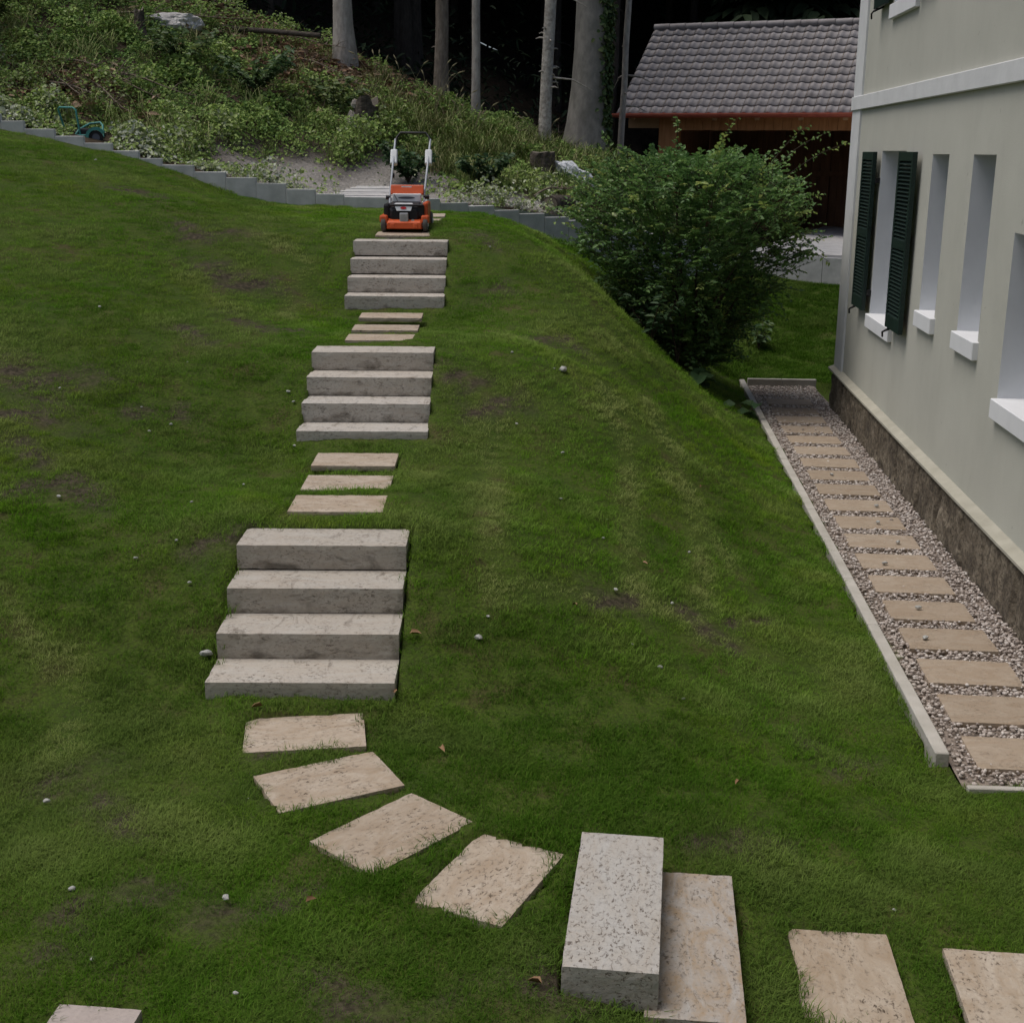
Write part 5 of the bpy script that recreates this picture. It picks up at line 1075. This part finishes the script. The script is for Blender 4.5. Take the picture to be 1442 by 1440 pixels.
def branch(x, y, L, rz, tilt, lab, seed, mat='twig', r_=.018):
    rnd = random.Random(seed); e = empty('fallen_branch', (x, y, BZ(x, y) + .10), rz); tag(e, lab, 'branch', 'fallen branches on the bank'); mb = MB()
    pts = [Vector((L * f, .12 * L * math.sin(2.5 * f + seed), tilt * L * f + .05 * math.sin(5 * f))) for f in np.linspace(0, 1, 7)]; mb.tube(pts, [r_ * (1 - .8 * f) for f in np.linspace(0, 1, 7)], 6); mb.build('stem', MAT[mat], e); mb = MB()
    for k_ in range(14):
        f = rnd.uniform(.15, .95); p = pts[0].lerp(pts[-1], f); i_ = int(f * 6); p = pts[i_].lerp(pts[min(i_ + 1, 6)], f * 6 - i_); d = Vector((rnd.uniform(.1, .8), rnd.choice((-1, 1)) * rnd.uniform(.4, 1), rnd.uniform(-.1, .5))).normalized(); l_ = L * rnd.uniform(.12, .35) * (1.1 - f * .6); mb.tube([p, p + d * l_ * .5 + Vector((0, 0, .02)), p + d * l_], [r_ * .35, r_ * .25, r_ * .1], 4)
    mb.build('twigs', MAT[mat], e)
MAT['deadtwig'] = simple('dead_twig', (.20, .16, .12), (.12, .095, .07), 14, .95, which='Position')
for i, q in enumerate([(-6.9, 20.6, 2.0, rad(-20), -.25, 'dead brown branch drooping over the left of the bank'), (-6.5, 20.2, 1.5, rad(-35), -.3, 'dead branch tangled above the turquoise machine'), (-6.2, 20.9, 1.5, rad(-10), -.2, 'dry brush lying on the left of the bank'), (-6.75, 20.3, 1.3, rad(-50), -.3, 'dry branch in the brown brush above the turquoise machine'), (-6.6, 19.9, 1.2, rad(-28), -.28, 'low dry branch just behind the turquoise machine'), (-6.9, 20.9, 1.6, rad(-40), -.2, 'upper dry branch of the brown brush at the left'), (-7.0, 23.6, 2.6, rad(18), .02, 'long bare branch leaning left of the white boulder'), (-5.2, 25.2, 2.2, rad(-6), -.15, 'bare branch on the crest right of the white boulder'), (-3.9, 24.2, 1.3, rad(-25), -.2, 'stick among the brown litter left of the thick pale trunk'), (-2.75, 23.9, 1.2, rad(-55), -.2, 'stick among the brown litter below the thick pale trunk'), (-3.3, 23.4, 1.0, rad(15), .0, 'pale stick on the litter above the bramble'), (.25, 19.4, .8, rad(30), .2, 'small bare stick above the right part of the edging wall'), (-.2, 23.9, 1.2, rad(25), .1, 'dark fallen branch under the third slim trunk')]): branch(*q, 70 + i, 'deadtwig', .02)
# ---- pebbles and fallen leaves on the lawn ----
MAT['pebble'] = simple('pale_pebble', (.46, .46, .43), (.30, .30, .28), 20, .9, .3, 60, rnd=True); MAT['deadleaf'] = simple('fallen_leaf', (.30, .19, .10), (.20, .11, .055), 20, .7, rnd=True)
pm = []
for i in range(5):
    mb = MB(); lumpy(mb, (0, 0, .25), 1, 20 + i, 2, .35, 1.1, (1.2, .85, .6), False); me = bpy.data.meshes.new('pebble'); me.from_pydata(mb.v, [], mb.f); me.materials.append(MAT['pebble']); pm.append(me)
PEB = [(.34, 8.89), (-.01, 11.24), (.71, 7.22), (.96, 6.75), (.65, 7.76), (.66, 8.8), (1.02, 7.87), (.86, 7.05), (.35, 11.16), (.03, 10.03), (.38, 9.74), (-2.64, 10.59), (-2.67, 9.46), (-2.56, 9.65), (-2.87, 8.04), (-2.06, 8.15), (-1.83, 8.68), (-1.86, 7.21), (-2.02, 7.58), (-1.79, 10.33), (-1.73, 10.21), (-1.64, 9.65), (-2.07, 5.32), (-1.49, 4.12), (-.94, 3.93), (-1.18, 5.36), (-3.57, 11.38), (-5.2, 16.85), (-1.74, 4.1), (.61, 8.42), (1.25, 8.85), (-.13, 7.05), (-.26, 14.32), (1.62, 4.88), (-2.22, 7.4), (-3.4, 9.74), (-2.81, 9.79)]
def pebble(x, y, s_, lab, group, i):
    o = link('pebble', pm[i % 5], None, (x, y, LZ(x, y) + s_ * .35 + .006), (0, 0, i * 1.3)); o.scale = (s_,) * 3; tag(o, lab, 'stone', group)
for i, (x, y) in enumerate(PEB): pebble(x, y, random.uniform(.008, .015), 'small pale pebble showing through the lawn grass', 'pale pebbles scattered over the lawn', i)
pebble(.43, 11.19, .04, 'largest white stone on the hump of the lawn, left of the shrub', None, 1); pebble(-.18, 6.87, .022, 'white stone on the lawn right of the nearest flight', None, 2); pebble(-1.72, 4.59, .014, 'white stone in the grass near the lower left corner', None, 3); pebble(-1.10, 4.53, .014, 'long pale stone in the grass left of the curved slabs', None, 4)
pebble(-1.66, 6.70, .03, 'grey stone against the left end of the lowest near step', None, 0)
for i in range(7):
    j = (6, 7, 8, 9, 3, 11, 4)[i]; bx_, by_ = 2.632 + .0449 * (15 - 18 + j), 8.408 + .5714 * (15 - 18 + j); o = link('pebble', pm[i % 5], None, (bx_ + .1 + .35 * random.random(), by_ - .08 - .25 * random.random(), .016), (0, 0, i)); o.scale = (.02,) * 3; tag(o, 'loose chip of gravel lying on a path slab', 'stone', 'gravel chips on the path slabs')
def dead_leaf(x, y, L_, lab, i, group=None):
    V, F = leaves(np.array([[0, 0, 0.]]), np.array([[1, 0, .25]]), np.array([[.2, -.3, 1.]]), np.array([L_]), np.array([L_ * .55]), .5, .3); o = link('fallen_leaf', np_mesh('fallen_leaf', V, F, MAT['deadleaf']), None, (x, y, LZ(x, y) + .03), (0, 0, i * 1.7)); tag(o, lab, 'leaf', group)
for i, (x, y, l_, lab) in enumerate([(-.56, 6.83, .085, 'curled brown leaf beside the right of the nearest flight'), (-.61, 6.39, .07, 'tan leaf at the right end of the lowest near step'), (-1.28, 6.28, .08, 'reddish leaf at the back of the first curve slab'), (-.34, 5.88, .07, 'tan leaf on the grass right of the first curve slabs'), (-.78, 4.47, .06, 'brown leaf on the grass below the curve of slabs'), (.39, 7.39, .05, 'tan leaf in the middle of the lower lawn'), (1.13, 5.86, .06, 'brown leaf on the lawn left of the near kerb end'), (.86, 8.25, .055, 'yellow leaf on the mown streak right of the steps'), (1.51, 10.25, .06, 'pale leaf on the right slope of the lawn'), (.12, 4.05, .07, 'yellowish leaf in the shade of the raised pale block')]): dead_leaf(x, y, l_ * .75, lab, i)
